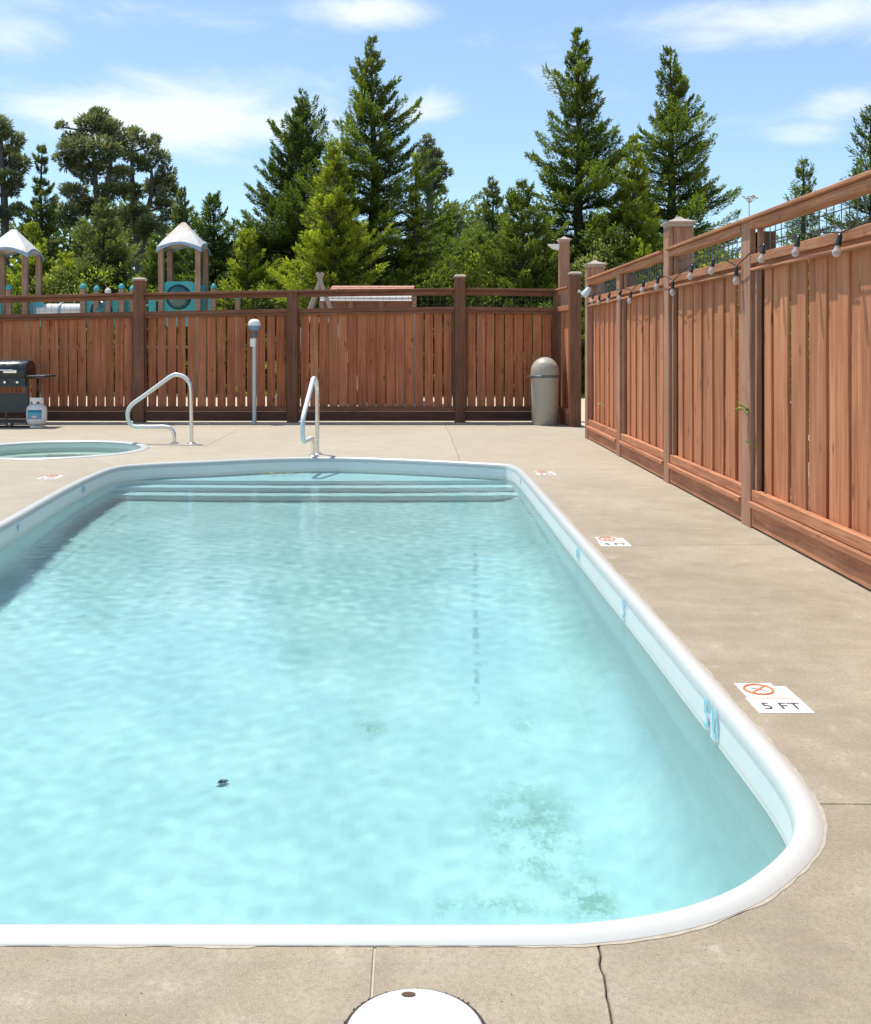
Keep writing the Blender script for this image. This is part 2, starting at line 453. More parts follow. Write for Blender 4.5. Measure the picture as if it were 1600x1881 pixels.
M['flower'] = simple('pale_blossom', (0.70, 0.66, 0.66), 0.6)

def ground_mat():
    m, T, out = new_mat('playground_ground')
    c = T.coord()
    n = T.noise(c, 0.35, 6, 0.6)
    f = T.noise(c, 25, 4, 0.7)
    col = T.mix(T.map(f, 0.3, 0.7), (0.42, 0.34, 0.24), (0.62, 0.54, 0.41))
    y = T.xyz(c)[1]
    grass = T.map(T.math('ADD', y, T.math('MULTIPLY', n, 3.0)), 26, 29)
    col = T.mix(grass, col, T.mix(f, (0.045, 0.075, 0.015), (0.12, 0.15, 0.03)))
    principled(T, out, col, 0.95, 0, T.bump(f, 0.5, 0.03), 0.2)
    return m
M['ground'] = ground_mat()

# ------------------------------------------------------------------ mesh helpers
COL = SC.collection
class MB:
    def __init__(self):
        self.v = []; self.f = []
    def add(self, vs, fs):
        o = len(self.v)
        self.v += [tuple(p) for p in vs]
        self.f += [tuple(i + o for i in q) for q in fs]
        return self
    def box(self, x0, x1, y0, y1, z0, z1):
        vs = [(x, y, z) for z in (z0, z1) for y in (y0, y1) for x in (x0, x1)]
        return self.add(vs, [(0, 2, 3, 1), (4, 5, 7, 6), (0, 1, 5, 4), (2, 6, 7, 3), (0, 4, 6, 2), (1, 3, 7, 5)])
    def bar(self, p0, p1, w, h, ch=0.003, up=(0, 0, 1)):
        """chamfered rectangular bar from p0 to p1; w across, h along 'up'"""
        p0 = Vector(p0); p1 = Vector(p1); d = (p1 - p0).normalized(); up = Vector(up)
        s = d.cross(up)
        if s.length < 1e-5:
            s = d.cross(Vector((0, 1, 0)))
        s.normalize(); u = s.cross(d).normalized()
        a, b = w / 2, h / 2
        sec = [(-a + ch, -b), (a - ch, -b), (a, -b + ch), (a, b - ch), (a - ch, b), (-a + ch, b), (-a, b - ch), (-a, -b + ch)]
        vs = [p + s * i + u * j for p in (p0, p1) for i, j in sec]
        fs = [(i, (i + 1) % 8, 8 + (i + 1) % 8, 8 + i) for i in range(8)]
        fs += [tuple(range(7, -1, -1)), tuple(range(8, 16))]
        return self.add(vs, fs)
    def tube(self, path, r, n=8, cap=True, closed=False):
        P = [Vector(p) for p in path]
        k = len(P)
        R = r if isinstance(r, (list, tuple)) else [r] * k
        vs = []
        t0 = (P[1] - P[0]).normalized()
        ref = Vector((0, 0, 1)) if abs(t0.z) < 0.9 else Vector((1, 0, 0))
        s = t0.cross(ref).normalized()
        for i in range(k):
            if closed:
                t = (P[(i + 1) % k] - P[i - 1]).normalized()
            else:
                t = (P[min(i + 1, k - 1)] - P[max(i - 1, 0)]).normalized()
            s = (s - t * s.dot(t)).normalized()
            u = t.cross(s)
            for j in range(n):
                a = 2 * math.pi * j / n
                vs.append(P[i] + (s * math.cos(a) + u * math.sin(a)) * R[i])
        fs = []
        for i in range(k if closed else k - 1):
            a0 = i * n; b0 = ((i + 1) % k) * n
            for j in range(n):
                fs.append((a0 + j, a0 + (j + 1) % n, b0 + (j + 1) % n, b0 + j))
        if cap and not closed:
            fs.append(tuple(range(n - 1, -1, -1)))
            fs.append(tuple(range((k - 1) * n, k * n)))
        return self.add(vs, fs)
    def lathe(self, prof, c=(0, 0, 0), n=24, axis='z'):
        vs = []; fs = []
        for r, z in prof:
            for j in range(n):
                a = 2 * math.pi * j / n
                p = (r * math.cos(a), r * math.sin(a), z)
                if axis == 'y':
                    p = (p[0], p[2], p[1])
                elif axis == 'x':
                    p = (p[2], p[0], p[1])
                vs.append((p[0] + c[0], p[1] + c[1], p[2] + c[2]))
        for i in range(len(prof) - 1):
            for j in range(n):
                fs.append((i * n + j, i * n + (j + 1) % n, (i + 1) * n + (j + 1) % n, (i + 1) * n + j))
        if prof[0][0] > 1e-4:
            fs.append(tuple(range(n - 1, -1, -1)))
        if prof[-1][0] > 1e-4:
            fs.append(tuple(range((len(prof) - 1) * n, len(prof) * n)))
        return self.add(vs, fs)
    def prism(self, poly, z0, z1):
        n = len(poly)
        vs = [(p[0], p[1], z0) for p in poly] + [(p[0], p[1], z1) for p in poly]
        fs = [(i, (i + 1) % n, n + (i + 1) % n, n + i) for i in range(n)]
        fs += [tuple(range(n - 1, -1, -1)), tuple(range(n, 2 * n))]
        return self.add(vs, fs)
    def mesh(self, name, mat, origin=(0, 0, 0), smooth=False):
        me = bpy.data.meshes.new(name)
        o = Vector(origin)
        me.from_pydata([tuple(Vector(p) - o) for p in self.v], [], self.f)
        me.materials.append(M[mat] if isinstance(mat, str) else mat)
        if smooth:
            me.polygons.foreach_set('use_smooth', [True] * len(me.polygons))
        me.update()
        return me
    def build(self, name, mat, parent=None, origin=None, smooth=False):
        """parent given: mesh is stored relative to the parent's (unrotated) origin chain"""
        pw = world_loc(parent) if parent else Vector((0, 0, 0))
        o = Vector(origin) if origin is not None else pw
        ob = bpy.data.objects.new(name, self.mesh(name, mat, o, smooth))
        COL.objects.link(ob)
        ob.location = o - pw
        if parent:
            ob.parent = parent
        if smooth:
            auto_smooth(ob.data)
        return ob

def auto_smooth(me, ang=40):
    try:
        me.set_sharp_from_angle(angle=math.radians(ang))
    except Exception:
        pass

def world_loc(o):
    v = Vector((0, 0, 0))
    while o is not None:
        v += o.location
        o = o.parent
    return v

def thing(name, label, cat, loc=(0, 0, 0), group=None):
    o = bpy.data.objects.new(name, None)
    COL.objects.link(o)
    o.location = loc
    o.empty_display_size = 0.2
    o['label'] = label; o['category'] = cat
    if group:
        o['group'] = group
    return o

def tag(o, label, cat, group=None):
    o['label'] = label; o['category'] = cat
    if group:
        o['group'] = group
    return o

def struct(o):
    o['kind'] = 'structure'
    return o

def inst(src_mesh, name, loc, parent, scale=None, rot=None):
    ob = bpy.data.objects.new(name, src_mesh)
    COL.objects.link(ob)
    ob.location = Vector(loc) - world_loc(parent)
    ob.parent = parent
    if scale: ob.scale = scale
    if rot: ob.rotation_euler = rot
    return ob

def G(px, py, z=0.0):
    """place on the level z seen at a photo pixel"""
    Y = (HC - z) * FPX / (py - HY)
    return ((px - CX) * Y / FPX, Y)
def PX(px, py, Y):
    """place at depth Y seen at a photo pixel"""
    return ((px - CX) * Y / FPX, Y, HC + (HY - py) * Y / FPX)

def text_mesh(body, size, extrude=0.0008):
    cu = bpy.data.curves.new('lettering', 'FONT')
    cu.body = body; cu.size = size; cu.extrude = extrude; cu.align_x = 'CENTER'; cu.align_y = 'CENTER'
    cu.resolution_u = 3
    ob = bpy.data.objects.new('lettering', cu)
    COL.objects.link(ob)
    dg = bpy.context.evaluated_depsgraph_get()
    me = bpy.data.meshes.new_from_object(ob.evaluated_get(dg))
    bpy.data.objects.remove(ob)
    return me

# ------------------------------------------------------------------ ground
DX0, DX1, DY0, DY1 = -10.0, 2.62, -2.5, 16.35
far = 900.0
gm = MB()
gv = [(-far, -far), (far, -far), (far, far), (-far, far), (DX0, DY0), (DX1, DY0), (DX1, DY1), (DX0, DY1)]
gm.add([(x, y, -0.06) for x, y in gv], [(0, 1, 5, 4), (1, 2, 6, 5), (2, 3, 7, 6), (3, 0, 4, 7)])
ground = struct(gm.build('ground', 'ground'))

# ------------------------------------------------------------------ pool outline
def chaikin(pts, n=2, closed=True):
    for _ in range(n):
        q = []
        m = len(pts)
        for i in range(m if closed else m - 1):
            a = pts[i]; b = pts[(i + 1) % m]
            q.append((a[0] * .75 + b[0] * .25, a[1] * .75 + b[1] * .25))
            q.append((a[0] * .25 + b[0] * .75, a[1] * .25 + b[1] * .75))
        pts = q
    return pts

edge_px = [(300, 1737), (760, 1738), (1000, 1738), (1080, 1736), (1200, 1722), (1300, 1700), (1390, 1664), (1450, 1622), (1495, 1578), (1515, 1535),
           (1508, 1492), (1488, 1452), (1440, 1390), (1330, 1268), (1217, 1140), (1060, 971), (985, 887), (962, 863), (948, 856.5), (935, 854), (860, 850),
           (760, 845), (640, 841), (560, 841), (480, 843), (400, 847), (300, 851), (235, 855), (200, 859), (160, 874), (100, 903), (0, 960)]
outer = [G(*p) for p in edge_px]
outer += [(-2.84, 6.0), (-2.84, 4.2), (-2.84, 2.95), (-2.80, 2.62), (-2.62, 2.30), (-2.35, 2.13), (-2.0, 2.093)]
outer = chaikin(outer, 2)
def resample(pts, step):
    out = []
    m = len(pts)
    for i in range(m):
        a = pts[i]; b = pts[(i + 1) % m]
        d = math.hypot(b[0] - a[0], b[1] - a[1])
        if d < 1e-6: continue
        k = max(1, int(d / step))
        for j in range(k):
            out.append((a[0] + (b[0] - a[0]) * j / k, a[1] + (b[1] - a[1]) * j / k))
    return out
outer = resample(outer, 0.22)
def area(p):
    return 0.5 * sum(p[i][0] * p[(i + 1) % len(p)][1] - p[(i + 1) % len(p)][0] * p[i][1] for i in range(len(p)))
if area(outer) < 0:
    outer.reverse()
def offset(pts, d):
    """move a counter-clockwise closed outline inwards by d"""
    m = len(pts); out = []
    for i in range(m):
        a = Vector(pts[i - 1]); b = Vector(pts[i]); c = Vector(pts[(i + 1) % m])
        e1 = (b - a).normalized(); e2 = (c - b).normalized()
        n = Vector((-e1.y - e2.y, e1.x + e2.x))
        n.normalize()
        k = max(0.5, n.dot(Vector((-e1.y, e1.x))))
        out.append(tuple(b + n * (d / k)))
    return out

def sweep(outline, prof, closed_section=False):
    """rings at (inward offset, z)"""
    mb = MB()
    m = len(outline)
    rings = []
    for d, z in prof:
        ring = offset(outline, d) if abs(d) > 1e-6 else list(outline)
        rings.append([(x, y, z(x, y) if callable(z) else z) for x, y in ring])
    vs = [p for r in rings for p in r]
    fs = []
    for i in range(len(prof) - 1):
        for j in range(m):
            fs.append((i * m + j, i * m + (j + 1) % m, (i + 1) * m + (j + 1) % m, (i + 1) * m + j))
    mb.add(vs, fs)
    return mb, rings

WZ = -0.135
def floor_z(x, y):
    t = min(1, max(0, (y - 3.0) / 5.5))
    return -1.24 + 0.24 * t

pool = bpy.data.objects.new('swimming_pool', None)
COL.objects.link(pool)
struct(pool)
cp = [(-0.002, -0.03), (0.000, 0.002), (0.010, 0.009), (0.024, 0.0145), (0.040, 0.016), (0.056, 0.013), (0.066, 0.004), (0.0715, -0.008), (0.0735, -0.022), (0.0738, -0.036)]
mb, _ = sweep(outer, cp)
mb.build('coping', 'coping', pool, smooth=True)
wl = [(0.0734, -0.034), (0.0745, -0.10), (0.0745, -0.30), (0.0745, -0.80), (0.080, lambda x, y: floor_z(x, y) + 0.24), (0.14, lambda x, y: floor_z(x, y) + 0.11), (0.21, lambda x, y: floor_z(x, y) + 0.035), (0.32, floor_z)]
mb, rings = sweep(outer, wl)
# floor: fan of strips so that it slopes
fl = rings[-1]
xs = [p[0] for p in fl]; ys = [p[1] for p in fl]
bb = (min(xs), max(xs), min(ys), max(ys))
from mathutils.geometry import delaunay_2d_cdt
pts2 = [Vector((p[0], p[1])) for p in fl]
inner_pts = []
from mathutils.geometry import intersect_point_tri_2d
def inside(poly, x, y):
    c = False; m = len(poly)
    for i in range(m):
        x0, y0 = poly[i][:2]; x1, y1 = poly[i - 1][:2]
        if (y0 > y) != (y1 > y) and x < (x1 - x0) * (y - y0) / (y1 - y0) + x0:
            c = not c
    return c
core = offset([(p[0], p[1]) for p in fl], 0.12)
gy = bb[2]
while gy < bb[3]:
    gx = bb[0]
    while gx < bb[1]:
        if inside(core, gx, gy):
            inner_pts.append(Vector((gx, gy)))
        gx += 0.4
    gy += 0.4
m_ = len(pts2)
res = delaunay_2d_cdt(pts2 + inner_pts, [], [list(range(m_))], 1, 1e-5)
mb.add([(p.x, p.y, floor_z(p.x, p.y)) for p in res[0]], [tuple(f) for f in res[2]])
liner = mb.build('liner', 'liner', pool, smooth=True)
liner.cycles.is_caustics_receiver = True

# steps at the far end
def far_band(y_front, z_top, z_bot):
    ring = offset(outer, 0.05)
    back = [p for p in ring if p[1] > y_front]
    # walk the far part of the outline in order
    idx = [i for i, p in enumerate(ring) if p[1] > y_front]
    n = len(ring)
    start = next(i for i in idx if (i - 1) % n not in idx)
    seq = []
    i = start
    while i in idx:
        seq.append(ring[i]); i = (i + 1) % n
    # outline is counter-clockwise, so the far edge runs right to left
    poly = [(seq[-1][0], y_front), (seq[0][0], y_front)] + seq
    # gently bowed nose
    xa, xb = seq[-1][0], seq[0][0]
    nose = []
    for k in range(17):
        t = k / 16
        nose.append((xa + (xb - xa) * t, y_front - 0.0 + 0.06 * (2 * t - 1) ** 2))
    mb = MB()
    mb.prism(nose + seq[1:-1], z_bot, z_top)
    mb.v = [tuple(v) for v in mb.v]
    return mb, nose
for yf, zt, zb in ((10.36, -0.27, -0.50), (10.10, -0.50, -0.73), (9.84, -0.73, -1.06)):
    mb, nose = far_band(yf, zt, zb)
    s = mb.build('step', 'step', pool)
    s.cycles.is_caustics_receiver = True
    nb = MB().tube([(x, y + 0.004, zt - 0.004) for x, y in nose], 0.013, 6)
    nn = nb.build('step_nosing', 'white', s, smooth=True)

# water surface: a real rippled sheet, so that the sun is focused on the floor
def wave_set(seed, n, lam0, lam1, slope):
    R = np.random.default_rng(seed)
    lam = np.exp(R.uniform(math.log(lam0), math.log(lam1), n))
    th = R.normal(math.radians(75), 1.2, n)
    k = 2 * math.pi / lam
    amp = slope * (lam / (2 * math.pi)) * R.uniform(0.5, 1.0, n) / math.sqrt(n)
    return k * np.cos(th), k * np.sin(th), amp, R.uniform(0, 6.28, n)
WS = wave_set(5, 26, 0.30, 1.6, 0.008)
WF = wave_set(6, 40, 0.075, 0.18, 0.012)
def wave_h(x, y):
    ruf = 0.75 + 1.75 * np.clip((y - 5.2) / 1.6, 0, 1) ** 1.5 + 0.25 * np.sin(1.1 * x + 0.7 * y)
    h = np.zeros_like(x)
    for (kx_, ky_, a_, p_) in zip(*WS):
        h += a_ * np.sin(kx_ * x + ky_ * y + p_)
    for (kx_, ky_, a_, p_) in zip(*WF):
        h += ruf * a_ * np.sin(kx_ * x + ky_ * y + p_)
    return h
wo_ = offset(outer, 0.066)
st_ = 0.026
xs_g = np.arange(bb[0] - 0.3, bb[1] + 0.3, st_)
ys_g = np.arange(bb[2] - 0.3, bb[3] + 0.3, st_)
Xg, Yg = np.meshgrid(xs_g, ys_g)
ins = np.zeros(Xg.shape, bool)
for i in range(len(wo_)):
    x0, y0 = wo_[i]; x1, y1 = wo_[i - 1]
    if y0 == y1: continue
    cond = ((y0 > Yg) != (y1 > Yg)) & (Xg < (x1 - x0) * (Yg - y0) / (y1 - y0) + x0)
    ins ^= cond
Hg = WZ + wave_h(Xg, Yg)
ny_, nx_ = Xg.shape
# keep every cell that touches the pool; its spare margin is buried in the wall
cell = ins[:-1, :-1] | ins[1:, :-1] | ins[:-1, 1:] | ins[1:, 1:]
used = np.zeros(Xg.shape, bool)
used[:-1, :-1] |= cell; used[1:, :-1] |= cell; used[:-1, 1:] |= cell; used[1:, 1:] |= cell
idm = -np.ones(Xg.shape, int); idm[used] = np.arange(used.sum())
vsw = np.stack([Xg[used], Yg[used], Hg[used]], 1)
cy_, cx_ = np.nonzero(cell)
fsw = np.stack([idm[cy_, cx_], idm[cy_, cx_ + 1], idm[cy_ + 1, cx_ + 1], idm[cy_ + 1, cx_]], 1)
mew = bpy.data.meshes.new('pool_water')
mew.from_pydata(vsw.tolist(), [], fsw.tolist())
mew.materials.append(M['water'])
mew.polygons.foreach_set('use_smooth', [True] * len(mew.polygons))
mew.update()
wat = bpy.data.objects.new('pool_water', mew)
COL.objects.link(wat)
struct(wat)
wat.cycles.is_caustics_caster = True

# ragged pale grout where the coping meets the concrete
r = random.Random(31)
mo = len(outer)
gr_ = MB()
prev = None
fine_out = resample(outer, 0.018)
go = offset(fine_out, -1.0) if False else None
vs = []; w_ = 0.006
mf = len(fine_out)
for i in range(mf):
    a = Vector(fine_out[i - 1]); b = Vector(fine_out[(i + 1) % mf])
    e = (b - a).normalized(); nout = Vector((e.y, -e.x))
    w_ = min(0.011, max(0.0012, w_ + r.uniform(-0.0035, 0.0035)))
    p = Vector(fine_out[i])
    q = p + nout * w_
    k_ = p - nout * 0.002
    vs += [(k_.x, k_.y, 0.0012), (q.x, q.y, 0.0010)]
gr_.add(vs, [(2 * i, 2 * i + 1, 2 * ((i + 1) % mf) + 1, 2 * ((i + 1) % mf)) for i in range(mf)])
gr_.build('edge_grout', 'grout', pool)

# blue depth marks printed on the pool wall
def wall_text(body, px, py, size, side):
    me = text_mesh(body, size)
    me.materials.append(M['mark_blue'])
    ob = bpy.data.objects.new('depth_mark', me)
    COL.objects.link(ob)
    ob.parent = pool
    # find the wall point under this pixel
    ring = offset(outer, 0.0745)
    best = None
    zc = -0.072
    m = len(ring)
    for i in range(m):
        a = Vector(ring[i]); b = Vector(ring[(i + 1) % m])
        for t in (0.1, 0.3, 0.5, 0.7, 0.9):
            p = a.lerp(b, t)
            if p.y < 1: continue
            e = (b - a).normalized()
            nrm = Vector((-e.y, e.x))
            if side == 'right' and nrm.x > -0.3: continue
            if side == 'left' and nrm.x < 0.3: continue
            x_ = CX + p.x * FPX / p.y; y_ = HY + (HC - zc) * FPX / p.y
            er = math.hypot(x_ - px, y_ - py)
            if best is None or er < best[0]:
                best = (er, p, nrm, i)
    _, p, nrm, i = best
    z3 = Vector((nrm.x, nrm.y, 0))
    y3 = Vector((0, 0, 1)); x3 = y3.cross(z3)
    R = Matrix((x3, y3, z3)).transposed().to_4x4()
    ob.matrix_local = Matrix.Translation((p.x + nrm.x * 0.006, p.y + nrm.y * 0.006, zc)) @ R
wall_text("5'0", 1300, 1325, 0.150, 'right')
wall_text("5'", 1145, 1125, 0.135, 'right')
wall_text("4'0", 1062, 1018, 0.10, 'right')
wall_text("3'", 962, 882, 0.10, 'right')
wall_text("3'6", 147, 888, 0.10, 'left')
wall_text("4'", 14, 940, 0.10, 'left')

# ------------------------------------------------------------------ spa
SCX, SCY, SR = -4.3, 12.0, 1.12
spa_out = [(SCX + SR * math.cos(a), SCY + SR * 0.96 * math.sin(a)) for a in [2 * math.pi * i / 48 for i in range(48)]]
spa = bpy.data.objects.new('spa_pool', None)
COL.objects.link(spa)
struct(spa)
mb, _ = sweep(spa_out, [(0, -0.03), (0, 0.003), (0.01, 0.012), (0.05, 0.018), (0.08, 0.014), (0.10, 0.0), (0.098, -0.02)])
mb.build('coping', 'coping', spa, smooth=True)
mb, rg = sweep(spa_out, [(0.092, -0.01), (0.092, -0.42), (0.10, -0.48), (0.42, -0.50), (0.44, -0.52), (0.46, -0.9)])
mb.add([p for p in rg[-1]], [tuple(range(len(rg[-1])))])
sl = mb.build('liner', 'liner', spa, smooth=True)
sl.cycles.is_caustics_receiver = True
so = offset(spa_out, 0.085)
mbw = MB()
n_ = len(so)
mbw.add([(x, y, -0.075) for x, y in so], [tuple(range(n_))])
mbw.add([(x, y, -0.075) for x, y in so] + [(x, y, -1.2) for x, y in so],
        [tuple(range(2 * n_ - 1, n_ - 1, -1))] + [(n_ + i, n_ + (i + 1) % n_, (i + 1) % n_, i) for i in range(n_)])
sw = struct(mbw.build('spa_water', 'spa_water', smooth=True))
sw.cycles.is_caustics_caster = True

# ------------------------------------------------------------------ deck slabs
deck = bpy.data.objects.new('pool_deck', None)
COL.objects.link(deck)
struct(deck)
NO = len(outer); NS = len(spa_out)
def near_idx(pts, x, y):
    return min(range(len(pts)), key=lambda i: (pts[i][0] - x) ** 2 + (pts[i][1] - y) ** 2)
def walk(pts, i, j, step):
    """points from index i to j inclusive, going forwards (+1) or backwards (-1)"""
    out = [pts[i]]
    while i != j:
        i = (i + step) % len(pts)
        out.append(pts[i])
    return out
def wob(a, b, n=7, amp=0.01, seed=0):
    r = random.Random(seed)
    out = [a]
    L = math.hypot(b[0] - a[0], b[1] - a[1])
    nx, ny = -(b[1] - a[1]) / L, (b[0] - a[0]) / L
    for k in range(1, n):
        t = k / n; q = r.uniform(-amp, amp)
        out.append((a[0] + (b[0] - a[0]) * t + nx * q, a[1] + (b[1] - a[1]) * t + ny * q))
    out.append(b)
    return out
a1 = near_idx(outer, *G(1503, 1478)); a2 = near_idx(outer, *G(1090, 1737)); a3 = near_idx(outer, *G(705, 1738))
a4 = near_idx(outer, *G(1082, 994)); a5 = near_idx(outer, *G(962, 863)); a6 = near_idx(outer, *G(838, 849))
a8 = near_idx(outer, *G(205, 858)); a10 = near_idx(outer, -2.84, 5.2); a11 = near_idx(outer, *G(330, 850))
s7 = near_idx(spa_out, *G(292, 822)); s8 = near_idx(spa_out, -3.5, 11.1); s9 = near_idx(spa_out, -5.4, 12.0)
JN = {
 1: wob(outer[a1], (DX1, G(1600, 1470)[1]), 9, 0.008, 1),
 2: wob(outer[a2], (G(1135, 1881)[0] - 0.01, 1.85), 12, 0.0028, 2) + wob((G(1135, 1881)[0] - 0.02, 1.85), (0.30, DY0), 8, 0.006, 3)[1:],
 3: [outer[a3], (outer[a3][0], DY0)],
 4: [outer[a4], (DX1, outer[a4][1] + 0.02)],
 5: [outer[a5], (DX1, outer[a5][1])],
 6: wob(outer[a6], (0.50, DY1), 9, 0.012, 4),
 7: [spa_out[s7]] + [G(375, 821), G(437, 790)] + [(-2.25, DY1)],
 8: [outer[a8], spa_out[s8]],
 9: [spa_out[s9], (DX0, SCY)],
 10: [outer[a10], (DX0, outer[a10][1])],
}
rev = lambda q: list(reversed(q))
# the outline runs counter-clockwise: near edge left->right, right edge up, far edge right->left
polys = {
 'A': JN[3] + [(JN[2][-1][0], DY0)] + rev(JN[2])[1:] + rev(walk(outer, a3, a2, 1))[1:-1],
 'B': JN[2] + [(DX1, DY0)] + rev(JN[1]) + rev(walk(outer, a2, a1, 1))[1:-1],
 'C': JN[1] + rev(JN[4]) + rev(walk(outer, a1, a4, 1))[1:-1],
 'D': JN[4] + rev(JN[5]) + rev(walk(outer, a4, a5, 1))[1:-1],
 'E': JN[5] + [(DX1, DY1)] + rev(JN[6]) + rev(walk(outer, a5, a6, 1))[1:-1],
 'F': JN[6] + [JN[7][-1]] + rev(JN[7])[1:] + walk(spa_out, s7, s8, -1)[1:-1] + rev(JN[8]) + rev(walk(outer, a6, a8, 1))[1:-1],
 'H': JN[7] + [(DX0, DY1)] + rev(JN[9]) + rev(walk(spa_out, s7, s9, 1))[1:-1],
 'I': JN[8] + rev(walk(spa_out, s9, s8, 1))[1:-1] + JN[9] + rev(JN[10]) + rev(walk(outer, a8, a10, 1))[1:-1],
 'K': JN[10] + [(DX0, DY0), (JN[3][-1][0], DY0)] + rev(JN[3])[1:] + rev(walk(outer, a10, a3, 1))[1:-1],
}
gap = {'A': 0.0015}
def dedupe(p):
    out = []
    for q in p:
        if not out or math.hypot(q[0] - out[-1][0], q[1] - out[-1][1]) > 1e-3:
            out.append(q)
    if math.hypot(out[0][0] - out[-1][0], out[0][1] - out[-1][1]) < 1e-3:
        out.pop()
    return out
for k, p in polys.items():
    p = dedupe(p)
    if area(p) < 0:
        p.reverse()
    q = offset(p, 0.0016)
    q2 = offset(p, 0.0042)
    mb = MB()
    n = len(q)
    mb.add([(x, y, -0.10) for x, y in q] + [(x, y, -0.004) for x, y in q] + [(x, y, 0.0) for x, y in q2],
           [(i, (i + 1) % n, n + (i + 1) % n, n + i) for i in range(n)] + [(n + i, n + (i + 1) % n, 2 * n + (i + 1) % n, 2 * n + i) for i in range(n)] + [tuple(range(2 * n, 3 * n))])
    mb.build('slab', 'concrete', deck)
for k, p in JN.items():
    mb = MB()
    hw = 0.02
    for a, b in zip(p[:-1], p[1:]):
        L = math.hypot(b[0] - a[0], b[1] - a[1])
        if L < 1e-4: continue
        nx, ny = -(b[1] - a[1]) / L * hw, (b[0] - a[0]) / L * hw
        z = -0.0035 if k in (3, 4, 5) else -0.011
        mb.add([(a[0] + nx, a[1] + ny, z), (a[0] - nx, a[1] - ny, z), (b[0] - nx, b[1] - ny, z), (b[0] + nx, b[1] + ny, z)], [(0, 1, 2, 3)])
    mb.build('joint_filler', 'soil_pale' if k in (3, 4, 5) else 'soil', deck)

# ------------------------------------------------------------------ fences
FYB = 16.2          # back fence face
SB = FPX / FYB      # photo pixels per metre there
def zb(py): return HC + (HY - py) / SB
def xb(px): return (px - CX) / SB
board_src = []
for k in range(6):
    r = random.Random(k)
    mb = MB()
    w = 0.138 + r.uniform(-0.0025, 0.0025)
    bend = [r.uniform(-0.003, 0.003) for _ in range(4)]
    # a board of unit height in four segments, slightly warped
    ch = 0.0035; t = 0.009
    sec = [(-w / 2 + ch, -t), (w / 2 - ch, -t), (w / 2, -t + ch), (w / 2, t), (-w / 2, t), (-w / 2, -t + ch)]
    vs = []
    for j in range(5):
        off = 0 if j in (0, 4) else bend[j - 1]
        tw = 0 if j in (0,) else bend[j - 1] * 0.4
        for (a, b) in sec:
            vs.append((a + off, b + tw, j / 4))
    fs = []
    for j in range(4):
        for i in range(6):
            fs.append((j * 6 + i, j * 6 + (i + 1) % 6, (j + 1) * 6 + (i + 1) % 6, (j + 1) * 6 + i))
    fs += [tuple(range(5, -1, -1)), tuple(range(24, 30))]
    mb.add(vs, fs)
    board_src.append((mb.mesh('board', 'board'), mb.mesh('board', 'board_lit'), mb.mesh('board', 'board_mid')))

def cap_prof(parent, x, y, z, w, mat='cap', slim=False):
    """pyramid post cap on a moulding"""
    h = w / 2
    mb = MB()
    lv = [(h + 0.004, z), (h + 0.006, z + 0.02), (h + 0.028, z + 0.03), (h + 0.03, z + 0.045), (h * 0.45, z + 0.075), (h * 0.12, z + 0.10)]
    if slim:
        lv = [(h + 0.002, z), (h + 0.012, z + 0.01), (h + 0.013, z + 0.026), (h * 0.9, z + 0.045), (h * 0.2, z + 0.052)]
    vs = []
    for r, zz in lv:
        vs += [(x - r, y - r, zz), (x + r, y - r, zz), (x + r, y + r, zz), (x - r, y + r, zz)]
    fs = []
    for i in range(len(lv) - 1):
        for j in range(4):
            fs.append((i * 4 + j, i * 4 + (j + 1) % 4, (i + 1) * 4 + (j + 1) % 4, (i + 1) * 4 + j))
    fs += [(3, 2, 1, 0), tuple(range(len(lv) * 4 - 4, len(lv) * 4))]
    mb.add(vs, fs)
    return mb.build('post_cap', mat, parent)

